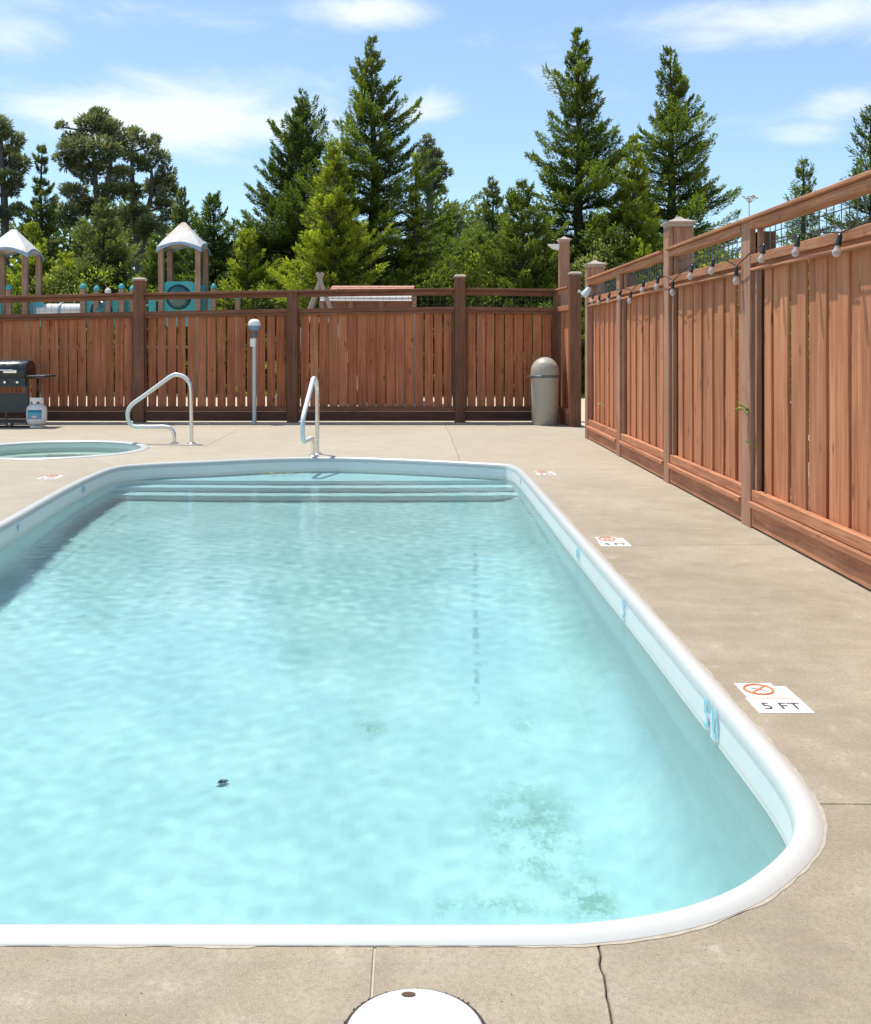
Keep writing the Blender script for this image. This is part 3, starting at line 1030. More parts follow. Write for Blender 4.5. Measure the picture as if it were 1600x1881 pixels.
# ---- back fence: runs along x
bf = thing('wooden_fence', 'long shaded red-brown board fence across the far end of the deck behind the bin', 'fence', (xb(500), FYB, 0))
posts_b = [(-330, 2.02, None), (-28, 2.02, None), (255, 2.28, 'cap'), (537, 2.12, None), (845, 2.33, 'cap'), (1024, 2.13, None)]
rail_top = {-330: 2.03, -28: 2.03, 255: 2.085, 537: 2.13, 845: 2.165, 1024: 2.145}
PWB = 0.172
for px, zt, kind in posts_b:
    w = PWB if px != 1024 else 0.11
    x = xb(px)
    top = zt if kind else rail_top[px] - 0.045
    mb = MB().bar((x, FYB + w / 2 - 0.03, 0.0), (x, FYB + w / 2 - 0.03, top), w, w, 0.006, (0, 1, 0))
    p = mb.build('post', 'post', bf)
    if kind:
        cap_prof(p, x, FYB + w / 2 - 0.03, top, w, 'cap', True)
bi = 0
for (pa, pb) in zip(posts_b[:-1], posts_b[1:]):
    xa = xb(pa[0]) + PWB / 2; xe = xb(pb[0]) - (PWB if pb[0] != 1024 else 0.11) / 2
    za, ze = rail_top[pa[0]], rail_top[pb[0]]
    y0 = FYB + 0.045
    capx0 = xa if pa[2] else xa - PWB / 2; capx1 = xe if pb[2] else xe + (PWB if pb[0] != 1024 else 0.11) / 2
    def rail(name, dz0, dz1, yy, th, mat='rail_x', x0=xa, x1=xe):
        m0 = (dz0 + dz1) / 2
        MB().bar((x0 + 0.001, yy, za + m0), (x1 - 0.001, yy, ze + m0), th, abs(dz1 - dz0), 0.004).build(name, mat, bf)
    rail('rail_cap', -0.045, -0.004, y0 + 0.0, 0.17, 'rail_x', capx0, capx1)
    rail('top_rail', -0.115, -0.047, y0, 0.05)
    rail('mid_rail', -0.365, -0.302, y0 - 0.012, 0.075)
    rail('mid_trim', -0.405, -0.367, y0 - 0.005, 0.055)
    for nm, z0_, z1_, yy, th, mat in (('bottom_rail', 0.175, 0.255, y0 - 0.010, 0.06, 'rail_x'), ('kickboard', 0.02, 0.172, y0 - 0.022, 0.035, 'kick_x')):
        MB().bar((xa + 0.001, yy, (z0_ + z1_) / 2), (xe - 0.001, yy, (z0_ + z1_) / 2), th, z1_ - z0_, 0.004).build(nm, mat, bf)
    # side trims of the panel
    for xs_ in (xa + 0.016, xe - 0.016):
        zt_ = (za if xs_ < (xa + xe) / 2 else ze) - 0.406
        MB().bar((xs_, y0 + 0.0, 0.256), (xs_, y0 + 0.0, zt_), 0.03, 0.05, 0.003, (0, 1, 0)).build('panel_trim', 'post', bf)
    # boards
    nbd = round((xe - xa - 0.06) / 0.1545)
    pitch = (xe - xa - 0.06) / nbd
    x = xa + 0.03 + pitch / 2
    r = random.Random(int(pa[0]) + 900)
    while x + 0.04 < xe - 0.03:
        t = (x - xa) / (xe - xa)
        ztop = za + (ze - za) * t - 0.40
        me = board_src[bi % 6][0 if r.random() < 0.7 else 2]
        tilt = r.uniform(-0.0022, 0.0022)
        inst(me, 'board', (x + r.uniform(-0.003, 0.003), y0 + 0.030 + r.uniform(-0.003, 0.003), 0.20), bf, (r.uniform(0.935, 0.995), 1, ztop - 0.20), (0, tilt, 0))
        x += pitch
        bi += 1
    # welded wire panel in the opening
    mw = MB()
    xx = xa + 0.05
    while xx < xe:
        t = (xx - xa) / (xe - xa); zc_ = za + (ze - za) * t
        mw.tube([(xx, y0 + 0.01, zc_ - 0.305), (xx, y0 + 0.01, zc_ - 0.112)], 0.0020, 4, False)
        xx += 0.102
    for dz in (-0.26, -0.175):
        mw.tube([(xa, y0 + 0.014, za + dz), (xe, y0 + 0.014, ze + dz)], 0.0020, 4, False)
    mw.build('wire_mesh', 'wire', bf)

# ---- right fence: runs along y, faces -x
XR = 2.29
rf = thing('wooden_fence', 'sunlit orange-brown board fence along the right side of the deck, hung with bulbs', 'fence', (XR, 8, 0))
posts_r = [(13.55, 0), (11.35, 0), (9.88, 1), (7.52, 0), (5.05, 1), (2.60, 0), (0.15, 1)]
# measured from the photo: where each post's near edge stands
def ypx(px): return XR * FPX / (px - CX)
posts_r = [(ypx(1074.5), 2), (ypx(1132) , 0), (ypx(1218.5), 1), (ypx(1361), 0), (ypx(1361) - 2.42, 1), (ypx(1361) - 4.84, 0), (ypx(1361) - 7.26, 1)]
TW = 0.19
ZT = 2.115
for yf_, kind in posts_r:
    # face batten in front (narrow), bigger post behind
    MB().bar((XR + 0.02, yf_ - TW / 2, 0.0), (XR + 0.02, yf_ - TW / 2, (ZT - 0.022) if kind == 0 else (ZT + 0.10)), TW, 0.04, 0.005, (1, 0, 0)).build('post', 'post_lit', rf)
    if kind:
        zt = 2.31 if kind == 1 else 2.27
        p = MB().bar((XR + 0.042 + TW / 2 , yf_ - TW / 2, 0.0), (XR + 0.042 + TW / 2, yf_ - TW / 2, zt - 0.001), TW - 0.012, TW - 0.004, 0.006, (1, 0, 0)).build('post', 'post_lit', rf)
        q = MB().bar((XR + 0.02, yf_ - TW / 2, ZT + 0.102), (XR + 0.02, yf_ - TW / 2, zt), TW, 0.04, 0.005, (1, 0, 0)).build('post_facing', 'post_lit', rf)
        cap_prof(p, XR + 0.02 + TW / 2, yf_ - TW / 2, zt + 0.001, TW + 0.02)
    else:
        MB().bar((XR + 0.13, yf_ - TW / 2, 0.0), (XR + 0.13, yf_ - TW / 2, ZT - 0.09), TW - 0.05, 0.12, 0.006, (1, 0, 0)).build('post', 'post', rf)
bi = 0
for (pa, pb) in zip(posts_r[:-1], posts_r[1:]):
    ya = pa[0] - TW; ye = pb[0]          # ya far, ye near
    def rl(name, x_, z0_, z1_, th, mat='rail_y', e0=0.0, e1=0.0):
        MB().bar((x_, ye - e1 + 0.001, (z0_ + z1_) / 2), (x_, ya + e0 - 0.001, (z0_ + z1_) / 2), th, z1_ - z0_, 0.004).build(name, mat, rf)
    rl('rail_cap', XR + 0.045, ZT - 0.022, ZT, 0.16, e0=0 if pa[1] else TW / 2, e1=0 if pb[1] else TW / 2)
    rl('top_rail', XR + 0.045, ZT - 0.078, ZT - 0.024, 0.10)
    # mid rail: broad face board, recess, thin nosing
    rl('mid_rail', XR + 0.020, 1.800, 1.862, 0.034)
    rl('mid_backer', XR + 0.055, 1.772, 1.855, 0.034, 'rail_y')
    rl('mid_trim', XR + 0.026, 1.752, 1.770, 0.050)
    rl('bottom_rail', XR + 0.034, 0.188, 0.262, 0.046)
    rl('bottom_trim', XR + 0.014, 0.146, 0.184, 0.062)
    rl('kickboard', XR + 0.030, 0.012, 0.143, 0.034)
    for yy in (ya - 0.035, ye + 0.018):
        MB().bar((XR + 0.045, yy, 0.264), (XR + 0.045, yy, 1.751), 0.035, 0.035, 0.003, (1, 0, 0)).build('panel_trim', 'post_lit', rf)
        MB().bar((XR + 0.060, yy, 1.864), (XR + 0.060, yy, ZT - 0.08), 0.035, 0.035, 0.003, (1, 0, 0)).build('panel_trim', 'post_lit', rf)
    MB().box(XR + 0.12, XR + 0.14, ya - 0.22, ya + 0.001, 0.03, 1.75).build('gap_shade_board', 'kick_x', rf)  # dark board added so the gap beside the post looks deeply shaded
    y = ya - 0.058 - 0.07 - 0.055
    r = random.Random(int(pa[0] * 31))
    while y - 0.06 > ye + 0.03:
        me = board_src[bi % 6][1]
        lap = (bi % 2) * 0.013
        inst(me, 'board', (XR + 0.066 + lap + r.uniform(-0.002, 0.003), y, 0.20), rf, (r.uniform(0.93, 1.00), 1, 1.755 - 0.20), (0, r.uniform(-0.002, 0.002), -math.pi / 2 + r.uniform(-0.02, 0.02)))
        y -= 0.1455
        bi += 1
    mw = MB()
    yy = ye + 0.05
    while yy < ya:
        mw.tube([(XR + 0.088, yy, 1.80), (XR + 0.088, yy, ZT - 0.08)], 0.0034, 4, False)
        yy += 0.102
    for zz in (1.92, 2.0):
        mw.tube([(XR + 0.092, ye, zz), (XR + 0.092, ya, zz)], 0.0034, 4, False)
    mw.build('wire_mesh', 'wire', rf)

# ---- short return panel and gate post in the far right corner
YC = 15.35
cf = thing('wooden_fence', 'short return panel of fence with dark square post beside the bin', 'fence', (2.36, 15.7, 0))
gp = MB().bar((2.455, YC, 0), (2.455, YC, 2.31), 0.168, 0.168, 0.006, (0, 1, 0)).build('post', 'post', cf)
cap_prof(gp, 2.455, YC, 2.311, 0.165, 'cap', True)
def ret(name, z0_, z1_, th, mat='rail_y', dx_=0):
    MB().bar((2.335 + dx_, 16.19, (z0_ + z1_) / 2), (2.405 + dx_, YC + 0.09, (z0_ + z1_) / 2), th, z1_ - z0_, 0.004).build(name, mat, cf)
ret('rail_cap', 2.12, 2.145, 0.12); ret('top_rail', 2.05, 2.118, 0.05); ret('mid_rail', 1.78, 1.86, 0.07); ret('bottom_rail', 0.17, 0.26, 0.06); ret('kickboard', 0.01, 0.168, 0.05)
for k in range(5):
    t = (k + 0.5) / 5
    inst(board_src[k][1], 'board', (2.385 + 0.06 * t, 16.14 - 0.72 * t, 0.2), cf, (0.95, 1, 1.59), (0, 0, -math.pi / 2 + 0.09))
mw = MB()
for k in range(8):
    t = (k + 0.5) / 8
    mw.tube([(2.345 + 0.06 * t, 16.14 - 0.70 * t, 1.86), (2.345 + 0.06 * t, 16.14 - 0.70 * t, 2.05)], 0.0026, 4, False)
mw.build('wire_mesh', 'wire', cf)

# ---- tall lamp post behind the fence
x0, y0_, _ = PX(1036, 600, 17.3)
tp = thing('lamp_post', 'tall square timber post with cap standing behind the fence corner, white light on its side', 'lamp post', (x0, y0_, 0))
pz = PX(1036, 445, 17.3)[2]
p = MB().bar((x0, y0_, -0.06), (x0, y0_, pz), 0.17, 0.17, 0.006, (0, 1, 0)).build('post', 'post_lit', tp)
cap_prof(p, x0, y0_, pz + 0.001, 0.17)
lx, ly, lz = PX(1017, 455, 17.3)
mb = MB()
mb.add([(x0 - 0.088, y0_ - 0.07, lz + 0.06), (x0 - 0.088, y0_ + 0.07, lz + 0.06), (x0 - 0.088, y0_ + 0.06, lz - 0.04), (x0 - 0.088, y0_ - 0.06, lz - 0.04),
        (x0 - 0.28, y0_ - 0.08, lz + 0.055), (x0 - 0.28, y0_ + 0.08, lz + 0.055), (x0 - 0.19, y0_ + 0.06, lz - 0.02), (x0 - 0.19, y0_ - 0.06, lz - 0.02)],
       [(0, 1, 2, 3), (7, 6, 5, 4), (0, 4, 5, 1), (2, 6, 7, 3), (0, 3, 7, 4), (1, 5, 6, 2)])
mb.build('light_head', 'white', tp)

# ------------------------------------------------------------------ string lights along the right fence
XS = XR - 0.035
bulbs = [(1543, 440, 462), (1467, 443, 462), (1404, 457, 476), (1353, 498, 518), (1311, 482, 497), (1272, 493, 505), (1236, 523, 538), (1209.5, 514, 524), (1183, 521, 530),
         (1159.5, 541, 552), (1140.5, 537, 546), (1120, 542, 551), (1102, 546, 556), (1090, 544, 552)]
bulbs = [(1650, 405, 438)] + bulbs
sl_ = thing('string_lights', 'string of clear bulbs in black sockets hanging along the sunlit right fence', 'string lights', (XS, 8, 1.8))
path = []
sock_m = None
for i, (px, ys, yb) in enumerate(bulbs):
    Y = XS * FPX / (px - CX)
    zs = HC + (HY - ys) * Y / FPX
    swing = 0.25 if px not in (1353, 1236, 1650) else 0.05
    if sock_m is None:
        sock_m = MB().lathe([(0.006, 0.012), (0.011, 0.008), (0.014, -0.004), (0.0145, -0.03), (0.0165, -0.045), (0.0165, -0.052), (0.001, -0.053)][::-1], n=12).mesh('socket', 'black', smooth=True)
        glass_m, T_, out_ = new_mat('clear_bulb_glass')
        gl = T_.node('ShaderNodeBsdfGlossy'); gl.inputs['Roughness'].default_value = 0.04
        tr_ = T_.node('ShaderNodeBsdfTransparent'); tr_.inputs[0].default_value = (0.93, 0.94, 0.93, 1)
        lw = T_.node('ShaderNodeLayerWeight'); lw.inputs[0].default_value = 0.45
        df = T_.node('ShaderNodeBsdfDiffuse'); df.inputs[0].default_value = (0.8, 0.78, 0.74, 1)
        m1 = T_.node('ShaderNodeMixShader'); m2 = T_.node('ShaderNodeMixShader')
        T_.l.new(lw.outputs['Facing'], m1.inputs[0]); T_.l.new(tr_.outputs[0], m1.inputs[1]); T_.l.new(gl.outputs[0], m1.inputs[2])
        m2.inputs[0].default_value = 0.30
        T_.l.new(m1.outputs[0], m2.inputs[1]); T_.l.new(df.outputs[0], m2.inputs[2]); T_.l.new(m2.outputs[0], out_.inputs[0])
        M['bulb_glass'] = glass_m
        prof = [(0.001, -0.055)] + [(0.0115 + 0.0115 * math.sin(min(1, t * 1.15) * math.pi * 0.5) if t < 0.5 else 0.0235 * math.sqrt(max(0.002, 1 - ((t - 0.55) / 0.45) ** 2)), -0.055 - 0.062 * t) for t in [q / 10 for q in range(0, 11)]]
        bulb_m = MB().lathe([(r_, z_) for r_, z_ in prof], n=14).mesh('bulb', 'bulb_glass', smooth=True)
        M['filament'] = simple('filament_support', (0.75, 0.45, 0.28), 0.4)
        fil_m = MB().tube([(0, 0, -0.053), (0.004, 0, -0.075), (-0.004, 0, -0.085), (0.004, 0, -0.095), (0, 0, -0.10)], 0.0022, 5).mesh('filament', 'filament')
    sc_ = 1.0
    s = inst(sock_m, 'socket', (XS, Y, zs + 0.02), sl_, None, (0.0, swing, 0.35))
    b = bpy.data.objects.new('bulb', bulb_m); COL.objects.link(b); b.parent = s
    f_ = bpy.data.objects.new('filament', fil_m); COL.objects.link(f_); f_.parent = s
    path.append((XS + 0.002, Y, zs + 0.035))
full = []
for a, b in zip(path[:-1], path[1:]):
    for t in (0, 0.25, 0.5, 0.75):
        sag = -0.10 * (b[1] - a[1]) * 4 * t * (1 - t) * 0.4
        up = 0.035 * math.sin(math.pi * t)
        full.append((a[0] - 0.0, a[1] + (b[1] - a[1]) * t, a[2] + (b[2] - a[2]) * t + up + sag))
full.append(path[-1])
MB().tube(full, 0.0042, 5).build('cord', 'black', sl_, smooth=True)

# flood lamp at the far end of the right fence
fx, fy, fz = PX(1079, 537, 13.3)
fl_ = thing('flood_light', 'small pale tilted flood light on the far end of the right fence', 'light', (fx, fy, fz))
mb = MB()
ax = Vector((0.62, -0.1, 0.72)).normalized()
c0 = Vector((fx, fy, fz)) - ax * 0.075; c1 = Vector((fx, fy, fz)) + ax * 0.075
mb.tube([c0, c0 + ax * 0.02, c1 - ax * 0.03, c1], [0.052, 0.058, 0.052, 0.044], 14)
mb.build('lamp_head', 'lamp_glass', fl_, smooth=True)
MB().tube([c1 + ax * 0.001, c1 + ax * 0.05, (XR + 0.01, fy + 0.03, fz + 0.02)], [0.035, 0.03, 0.018], 8).build('lamp_arm', 'grey_trim', fl_)
MB().tube([c0 + Vector((-0.03, 0, 0.06)), c0 + Vector((-0.07, 0, 0.075))], [0.012, 0.02], 8).build('sensor', 'lamp_glass', fl_)

# ------------------------------------------------------------------ hand rails
def arc(c, r, a0, a1, n):
    return [(c[0] + r * math.cos(math.radians(a0 + (a1 - a0) * i / n)), c[1] + r * math.sin(math.radians(a0 + (a1 - a0) * i / n))) for i in range(n + 1)]
# profile in (u, z): u = distance from the tall post towards the loop
def spline(pts, n=6):
    out = []
    P = [pts[0]] + pts + [pts[-1]]
    for i in range(1, len(P) - 2):
        for j in range(n):
            t = j / n
            q = []
            for k in range(len(pts[0])):
                a, b, c, d = P[i - 1][k], P[i][k], P[i + 1][k], P[i + 2][k]
                q.append(0.5 * (2 * b + (c - a) * t + (2 * a - 5 * b + 4 * c - d) * t * t + (3 * b - a - 3 * c + d) * t ** 3))
            out.append(tuple(q))
    out.append(tuple(pts[-1]))
    return out
rail_prof = [(0.0, 0.0), (0.004, 0.35), (0.01, 0.68), (0.045, 0.79), (0.11, 0.85), (0.20, 0.87), (0.27, 0.845), (0.40, 0.75), (0.60, 0.605), (0.745, 0.50), (0.80, 0.42),
             (0.805, 0.33), (0.775, 0.25), (0.72, 0.215), (0.62, 0.212), (0.46, 0.212), (0.34, 0.212), (0.27, 0.195), (0.225, 0.13), (0.215, 0.0)]
def handrail(base, dirv_, label, split):
    d = Vector((dirv_[0], dirv_[1], 0)).normalized()
    t = thing('handrail', label, 'handrail', (base[0], base[1], 0), 'pool handrails')
    pts = spline(rail_prof, 5)
    P = [(base[0] + d.x * u, base[1] + d.y * u, z) for u, z in pts]
    k0, k1 = 3 * 5, 17 * 5
    MB().tube(P[:k0 + 1], 0.0235, 12).build('rail_post', 'steel', t, smooth=True)
    MB().tube(P[k0:k1 + 1], 0.026, 12, False).build('rail_grip', 'rail_white', t, smooth=True)
    MB().tube(P[k1:], 0.0235, 12).build('rail_post', 'steel', t, smooth=True)
    for u in (0.0, 0.215):
        MB().lathe([(0.055, 0.0005), (0.055, 0.006), (0.045, 0.014), (0.026, 0.018)], (base[0] + d.x * u, base[1] + d.y * u, 0), 20).build('base_flange', 'steel', t, smooth=True)
    return t
handrail(G(352, 815), (-1, 0), 'looped pale handrail standing beside the round spa', 0)
bx, by = G(583, 834)
handrail((bx, by), (-0.10, -0.995), 'looped metal handrail at the pool steps, seen edge-on', 0)

# ------------------------------------------------------------------ round-headed post
qx, qy = xb(470.5), 16.02
pp = thing('pole_light', 'thin grey pole with round white head standing against the back fence', 'pole', (qx, qy, 0))
MB().tube([(qx, qy, 0), (qx, qy, 1.36)], 0.036, 12).build('pole', 'galv', pp, smooth=True)
MB().tube([(qx, qy, 1.361), (qx, qy, 1.46)], [0.05, 0.055], 12).build('neck', 'grey_trim', pp, smooth=True)
MB().bar((qx - 0.015, qy - 0.05, 1.22), (qx - 0.015, qy - 0.05, 1.345), 0.085, 0.05, 0.008, (0, 1, 0)).build('switch_box', 'white', pp)
MB().lathe([(0.055, 1.47), (0.085, 1.50), (0.098, 1.535), (0.099, 1.55)], (qx, qy, 0), 20).build('lower_bowl', 'bluegrey', pp, smooth=True)
MB().lathe([(0.100, 1.551), (0.100, 1.575), (0.088, 1.62), (0.055, 1.65), (0.0001, 1.66)], (qx, qy, 0), 20).build('dome', 'white', pp, smooth=True)

# ------------------------------------------------------------------ litter bin
tx, ty = xb(1001) , 15.72
tx = (1001 - CX) * 15.72 / FPX
tb = thing('trash_can', 'tall beige dome-topped bin standing in the corner by the back fence', 'trash can', (tx, ty, 0))
MB().lathe([(0.195, 0.0), (0.203, 0.02), (0.212, 0.35), (0.218, 0.74)], (tx, ty, 0), 40).build('bin_body', 'bin', tb, smooth=True)
MB().lathe([(0.222, 0.742), (0.232, 0.748), (0.234, 0.765), (0.225, 0.775)], (tx, ty, 0), 40).build('rim', 'grey_trim', tb, smooth=True)
dome = [(0.221 , 0.777), (0.219, 0.83)] + [(0.219 * math.cos(a), 0.83 + 0.225 * math.sin(a)) for a in [math.radians(q) for q in range(10, 91, 10)]]
dome[-1] = (0.0001, dome[-1][1])
dm = MB().lathe(dome, (tx, ty, 0), 40).build('dome_lid', 'bin_lid', tb, smooth=True)
mb = MB()
vs = []
for i in range(9):
    a = math.radians(-118 + 56 * i / 8)
    for j, (r_, z_) in enumerate(((0.2235, 0.80), (0.2235, 0.84), (0.213, 0.91), (0.185, 0.962))):
        vs.append((tx + r_ * math.cos(a), ty + r_ * math.sin(a), z_))
mb.add(vs, [(i * 4 + j, (i + 1) * 4 + j, (i + 1) * 4 + j + 1, i * 4 + j + 1) for i in range(8) for j in range(3)])
fo = mb.build('flap', 'bin', dm, smooth=True)
MB().bar((tx - 0.22, ty - 0.05, 0.757), (tx - 0.285, ty - 0.06, 0.752), 0.04, 0.02, 0.003).build('handle', 'grey_trim', tb)

# ------------------------------------------------------------------ barbecue and gas bottle
gx0, gy0 = (-12 - CX) * 15.35 / FPX, 15.35
bq = thing('barbecue_grill', 'black gas barbecue with rounded lid and side shelf by the left edge', 'barbecue', (gx0, gy0, 0))
def gpx(px): return (px - CX) * 15.1 / FPX
def gz(py): return HC + (HY - py) * 15.1 / FPX
hw = (gpx(46) - gpx(-68)) / 2; gc = (gpx(46) + gpx(-68)) / 2
# lid: rounded section extruded along x
mb = MB()
sec = [(-0.25, gz(693)), (-0.262, gz(686)), (-0.25, gz(676)), (-0.20, gz(668)), (-0.11, gz(662.5)), (0.0, gz(661)), (0.10, gz(663)), (0.18, gz(670)), (0.21, gz(680)), (0.21, gz(693))]
def extr(sec, x0, x1, inset=0.0):
    n = len(sec)
    zc = sum(q[1] for q in sec) / n
    m = MB()
    cols = [(x0, 0.9), (x0 + 0.03, 1.0), (x1 - 0.03, 1.0), (x1, 0.9)]
    vs = [(x, gy0 + a * k, zc + (b - zc) * k) for x, k in cols for a, b in sec]
    fs = [(c * n + i, c * n + (i + 1) % n, (c + 1) * n + (i + 1) % n, (c + 1) * n + i) for c in range(3) for i in range(n)]
    fs += [tuple(range(n - 1, -1, -1)), tuple(range(3 * n, 4 * n))]
    return m.add(vs, fs)
ld = extr(sec, gc - hw, gc + hw).build('lid', 'black', bq, smooth=True)
MB().tube([(gc - 0.30, gy0 - 0.30, gz(680)), (gc + 0.30, gy0 - 0.30, gz(680))], 0.012, 8).build('lid_handle', 'chrome', ld, smooth=True)
MB().bar((gpx(7), gy0 - 0.268, gz(682.5)), (gpx(31), gy0 - 0.268, gz(682.5)), 0.006, 0.045, 0.002).build('badge', 'chrome', ld)
MB().box(gc - hw + 0.02, gc + hw - 0.01, gy0 - 0.23, gy0 + 0.20, gz(697), gz(693.2)).build('firebox', 'black', bq)
pn = MB().box(gc - hw - 0.02, gc + hw + 0.01, gy0 - 0.27, gy0 - 0.20, gz(710), gz(695)).build('control_panel', 'black_matt', bq)
for px in (-40, -14, 11, 34):
    MB().lathe([(0.03, 0.0), (0.027, -0.02), (0.018, -0.035)], (gpx(px), gy0 - 0.271, gz(702)), 14, 'y').build('knob', 'chrome', pn, smooth=True)
MB().bar((gpx(46.5), gy0 - 0.02, gz(691.5)), (gpx(82), gy0 - 0.02, gz(691.5)), 0.46, 0.03, 0.006).build('side_shelf', 'black_matt', bq)
MB().bar((gpx(-69), gy0 - 0.02, gz(691.5)), (gpx(-104), gy0 - 0.02, gz(691.5)), 0.46, 0.03, 0.006).build('side_shelf', 'black_matt', bq)
MB().box(gpx(-72), gpx(51), gy0 - 0.24, gy0 - 0.22, gz(758), gz(722)).build('front_panel', 'black_matt', bq)
MB().box(gpx(-74), gpx(52), gy0 - 0.24, gy0 + 0.22, gz(777), gz(773)).build('bottom_shelf', 'black_matt', bq)
for px in (-72, 49):
    for yy in (gy0 - 0.215, gy0 + 0.20):
        MB().bar((gpx(px), yy, 0.05), (gpx(px), yy, gz(697)), 0.035, 0.035, 0.004, (0, 1, 0)).build('leg', 'black', bq)
for px, yy in ((-70, -0.20), (60, -0.20), (-70, 0.19), (58, 0.19), (16, -0.21)):
    c_ = (gpx(px), gy0 + yy, 0.058)
    w_ = MB().lathe([(0.03, -0.018), (0.05, -0.020), (0.057, -0.012), (0.057, 0.012), (0.05, 0.020), (0.03, 0.018)], c_, 18, 'y').build('caster', 'black', bq, smooth=True)
    MB().lathe([(0.001, -0.024), (0.02, -0.023), (0.02, 0.023), (0.001, 0.024)], c_, 10, 'y').build('hub', 'galv', w_)
MB().tube([(gpx(10), gy0 - 0.22, gz(758)), (gpx(10), gy0 - 0.22, gz(777))], 0.015, 6).build('brace', 'black', bq)

kx = (67.5 - CX) * 15.15 / FPX; ky = 15.15
gt = thing('propane_tank', 'white propane tank with blue label standing right of the barbecue', 'gas tank', (kx, ky, 0))
MB().lathe([(0.09, 0.0), (0.10, 0.003), (0.102, 0.03), (0.095, 0.04)], (kx, ky, 0), 28).build('foot_ring', 'tank', gt, smooth=True)
MB().lathe([(0.08, 0.041), (0.125, 0.06), (0.145, 0.10), (0.148, 0.16), (0.148, 0.26), (0.14, 0.31), (0.11, 0.345), (0.06, 0.365), (0.03, 0.37)], (kx, ky, 0), 32).build('tank_body', 'tank', gt, smooth=True)
MB().lathe([(0.02, 0.371), (0.02, 0.42), (0.03, 0.422), (0.03, 0.435), (0.001, 0.44)], (kx, ky, 0), 14).build('valve', 'galv', gt, smooth=True)
mb = MB()
ring = []
for i in range(22):
    a = math.radians(-250 + 320 * i / 21 + 0)
    if 95 < (math.degrees(a) % 360) < 110: pass
    ring.append((math.cos(a), math.sin(a)))
vs = []
for i, (c_, s_) in enumerate(ring):
    z0_ = 0.358; z1_ = 0.455 - (0.0 if 4 < i < 17 else 0.02)
    if i in (8, 9, 12, 13): z0_ = 0.40
    for r_ in (0.095, 0.101):
        vs += [(kx + r_ * c_, ky + r_ * s_, z0_), (kx + r_ * c_, ky + r_ * s_, z1_)]
fs = []
for i in range(21):
    a = i * 4; b = a + 4
    fs += [(a, b, b + 1, a + 1), (a + 2, a + 3, b + 3, b + 2), (a + 1, b + 1, b + 3, a + 3), (a, a + 2, b + 2, b)]
mb.add(vs, fs)
mb.build('collar', 'tank', gt, smooth=True)
def tank_label(z0_, z1_, a0, a1, mat, name='label_print', r_=0.1500):
    m = MB(); vs = []
    for i in range(13):
        a = math.radians(a0 + (a1 - a0) * i / 12)
        vs += [(kx + r_ * math.cos(a), ky + r_ * math.sin(a), z0_), (kx + r_ * math.cos(a), ky + r_ * math.sin(a), z1_)]
    m.add(vs, [(i * 2, i * 2 + 2, i * 2 + 3, i * 2 + 1) for i in range(12)])
    return m.build(name, mat, gt, smooth=True)
tank_label(0.235, 0.275, -128, -42, 'label_blue')
tank_label(0.205, 0.234, -128, -42, 'label_teal')
tank_label(0.135, 0.204, -128, -42, 'bluegrey')
tank_label(0.16, 0.19, -98, -72, 'label_cream', r_=0.1515)

# ------------------------------------------------------------------ skimmer lid
lx, ly = G(762, 1881)
R_ = 0.1255
lyc = G(762, 1822)[1] - R_
sk = thing('skimmer_lid', 'round white skimmer lid set in the concrete in front of the pool', 'lid', (lx, lyc, 0))
MB().lathe([(R_ + 0.009, 0.0012), (R_ + 0.001, 0.0016)], (lx, lyc, 0), 64).build('lid_gap', 'soil', sk)
mb = MB().lathe([(R_, 0.0), (R_, 0.006), (R_ - 0.004, 0.009), (R_ - 0.016, 0.0095), (R_ - 0.018, 0.0085), (R_ - 0.03, 0.0085), (R_ - 0.032, 0.0095), (0.05, 0.0105), (0.048, 0.0095), (0.0001, 0.0105)], (lx, lyc, 0), 64)
lidm = mb.build('lid_plate', 'lid', sk, smooth=True)
mb = MB()
hp = [(lx - 0.012 + 0.0135 * math.cos(a), lyc + R_ - 0.022 + 0.0065 * math.sin(a)) for a in [2 * math.pi * i / 16 for i in range(16)]]
mb.prism(hp, 0.0100, 0.0106)
mb.build('finger_hole', 'hole_brown', lidm)
# crumbled dark edge round the lid
cr = MB()
r = random.Random(5)
for i in range(55):
    a = r.uniform(0.1, math.pi - 0.1) if r.random() < .8 else r.uniform(0, 6.28)
    rr = R_ + r.uniform(0.003, 0.011)
    s_ = r.uniform(0.001, 0.0032)
    c_ = Vector((lx + rr * math.cos(a), lyc + rr * math.sin(a), 0.001))
    q = [c_ + Vector((s_ * math.cos(k * 2.1 + i), s_ * 1.2 * math.sin(k * 2.1 + i), 0.0)) for k in range(3)] + [c_ + Vector((0, 0, s_ * .8))]
    cr.add(q, [(0, 1, 3), (1, 2, 3), (2, 0, 3)])
g_ = cr.build('crumbs', 'soil', sk)
g_['kind'] = 'stuff'

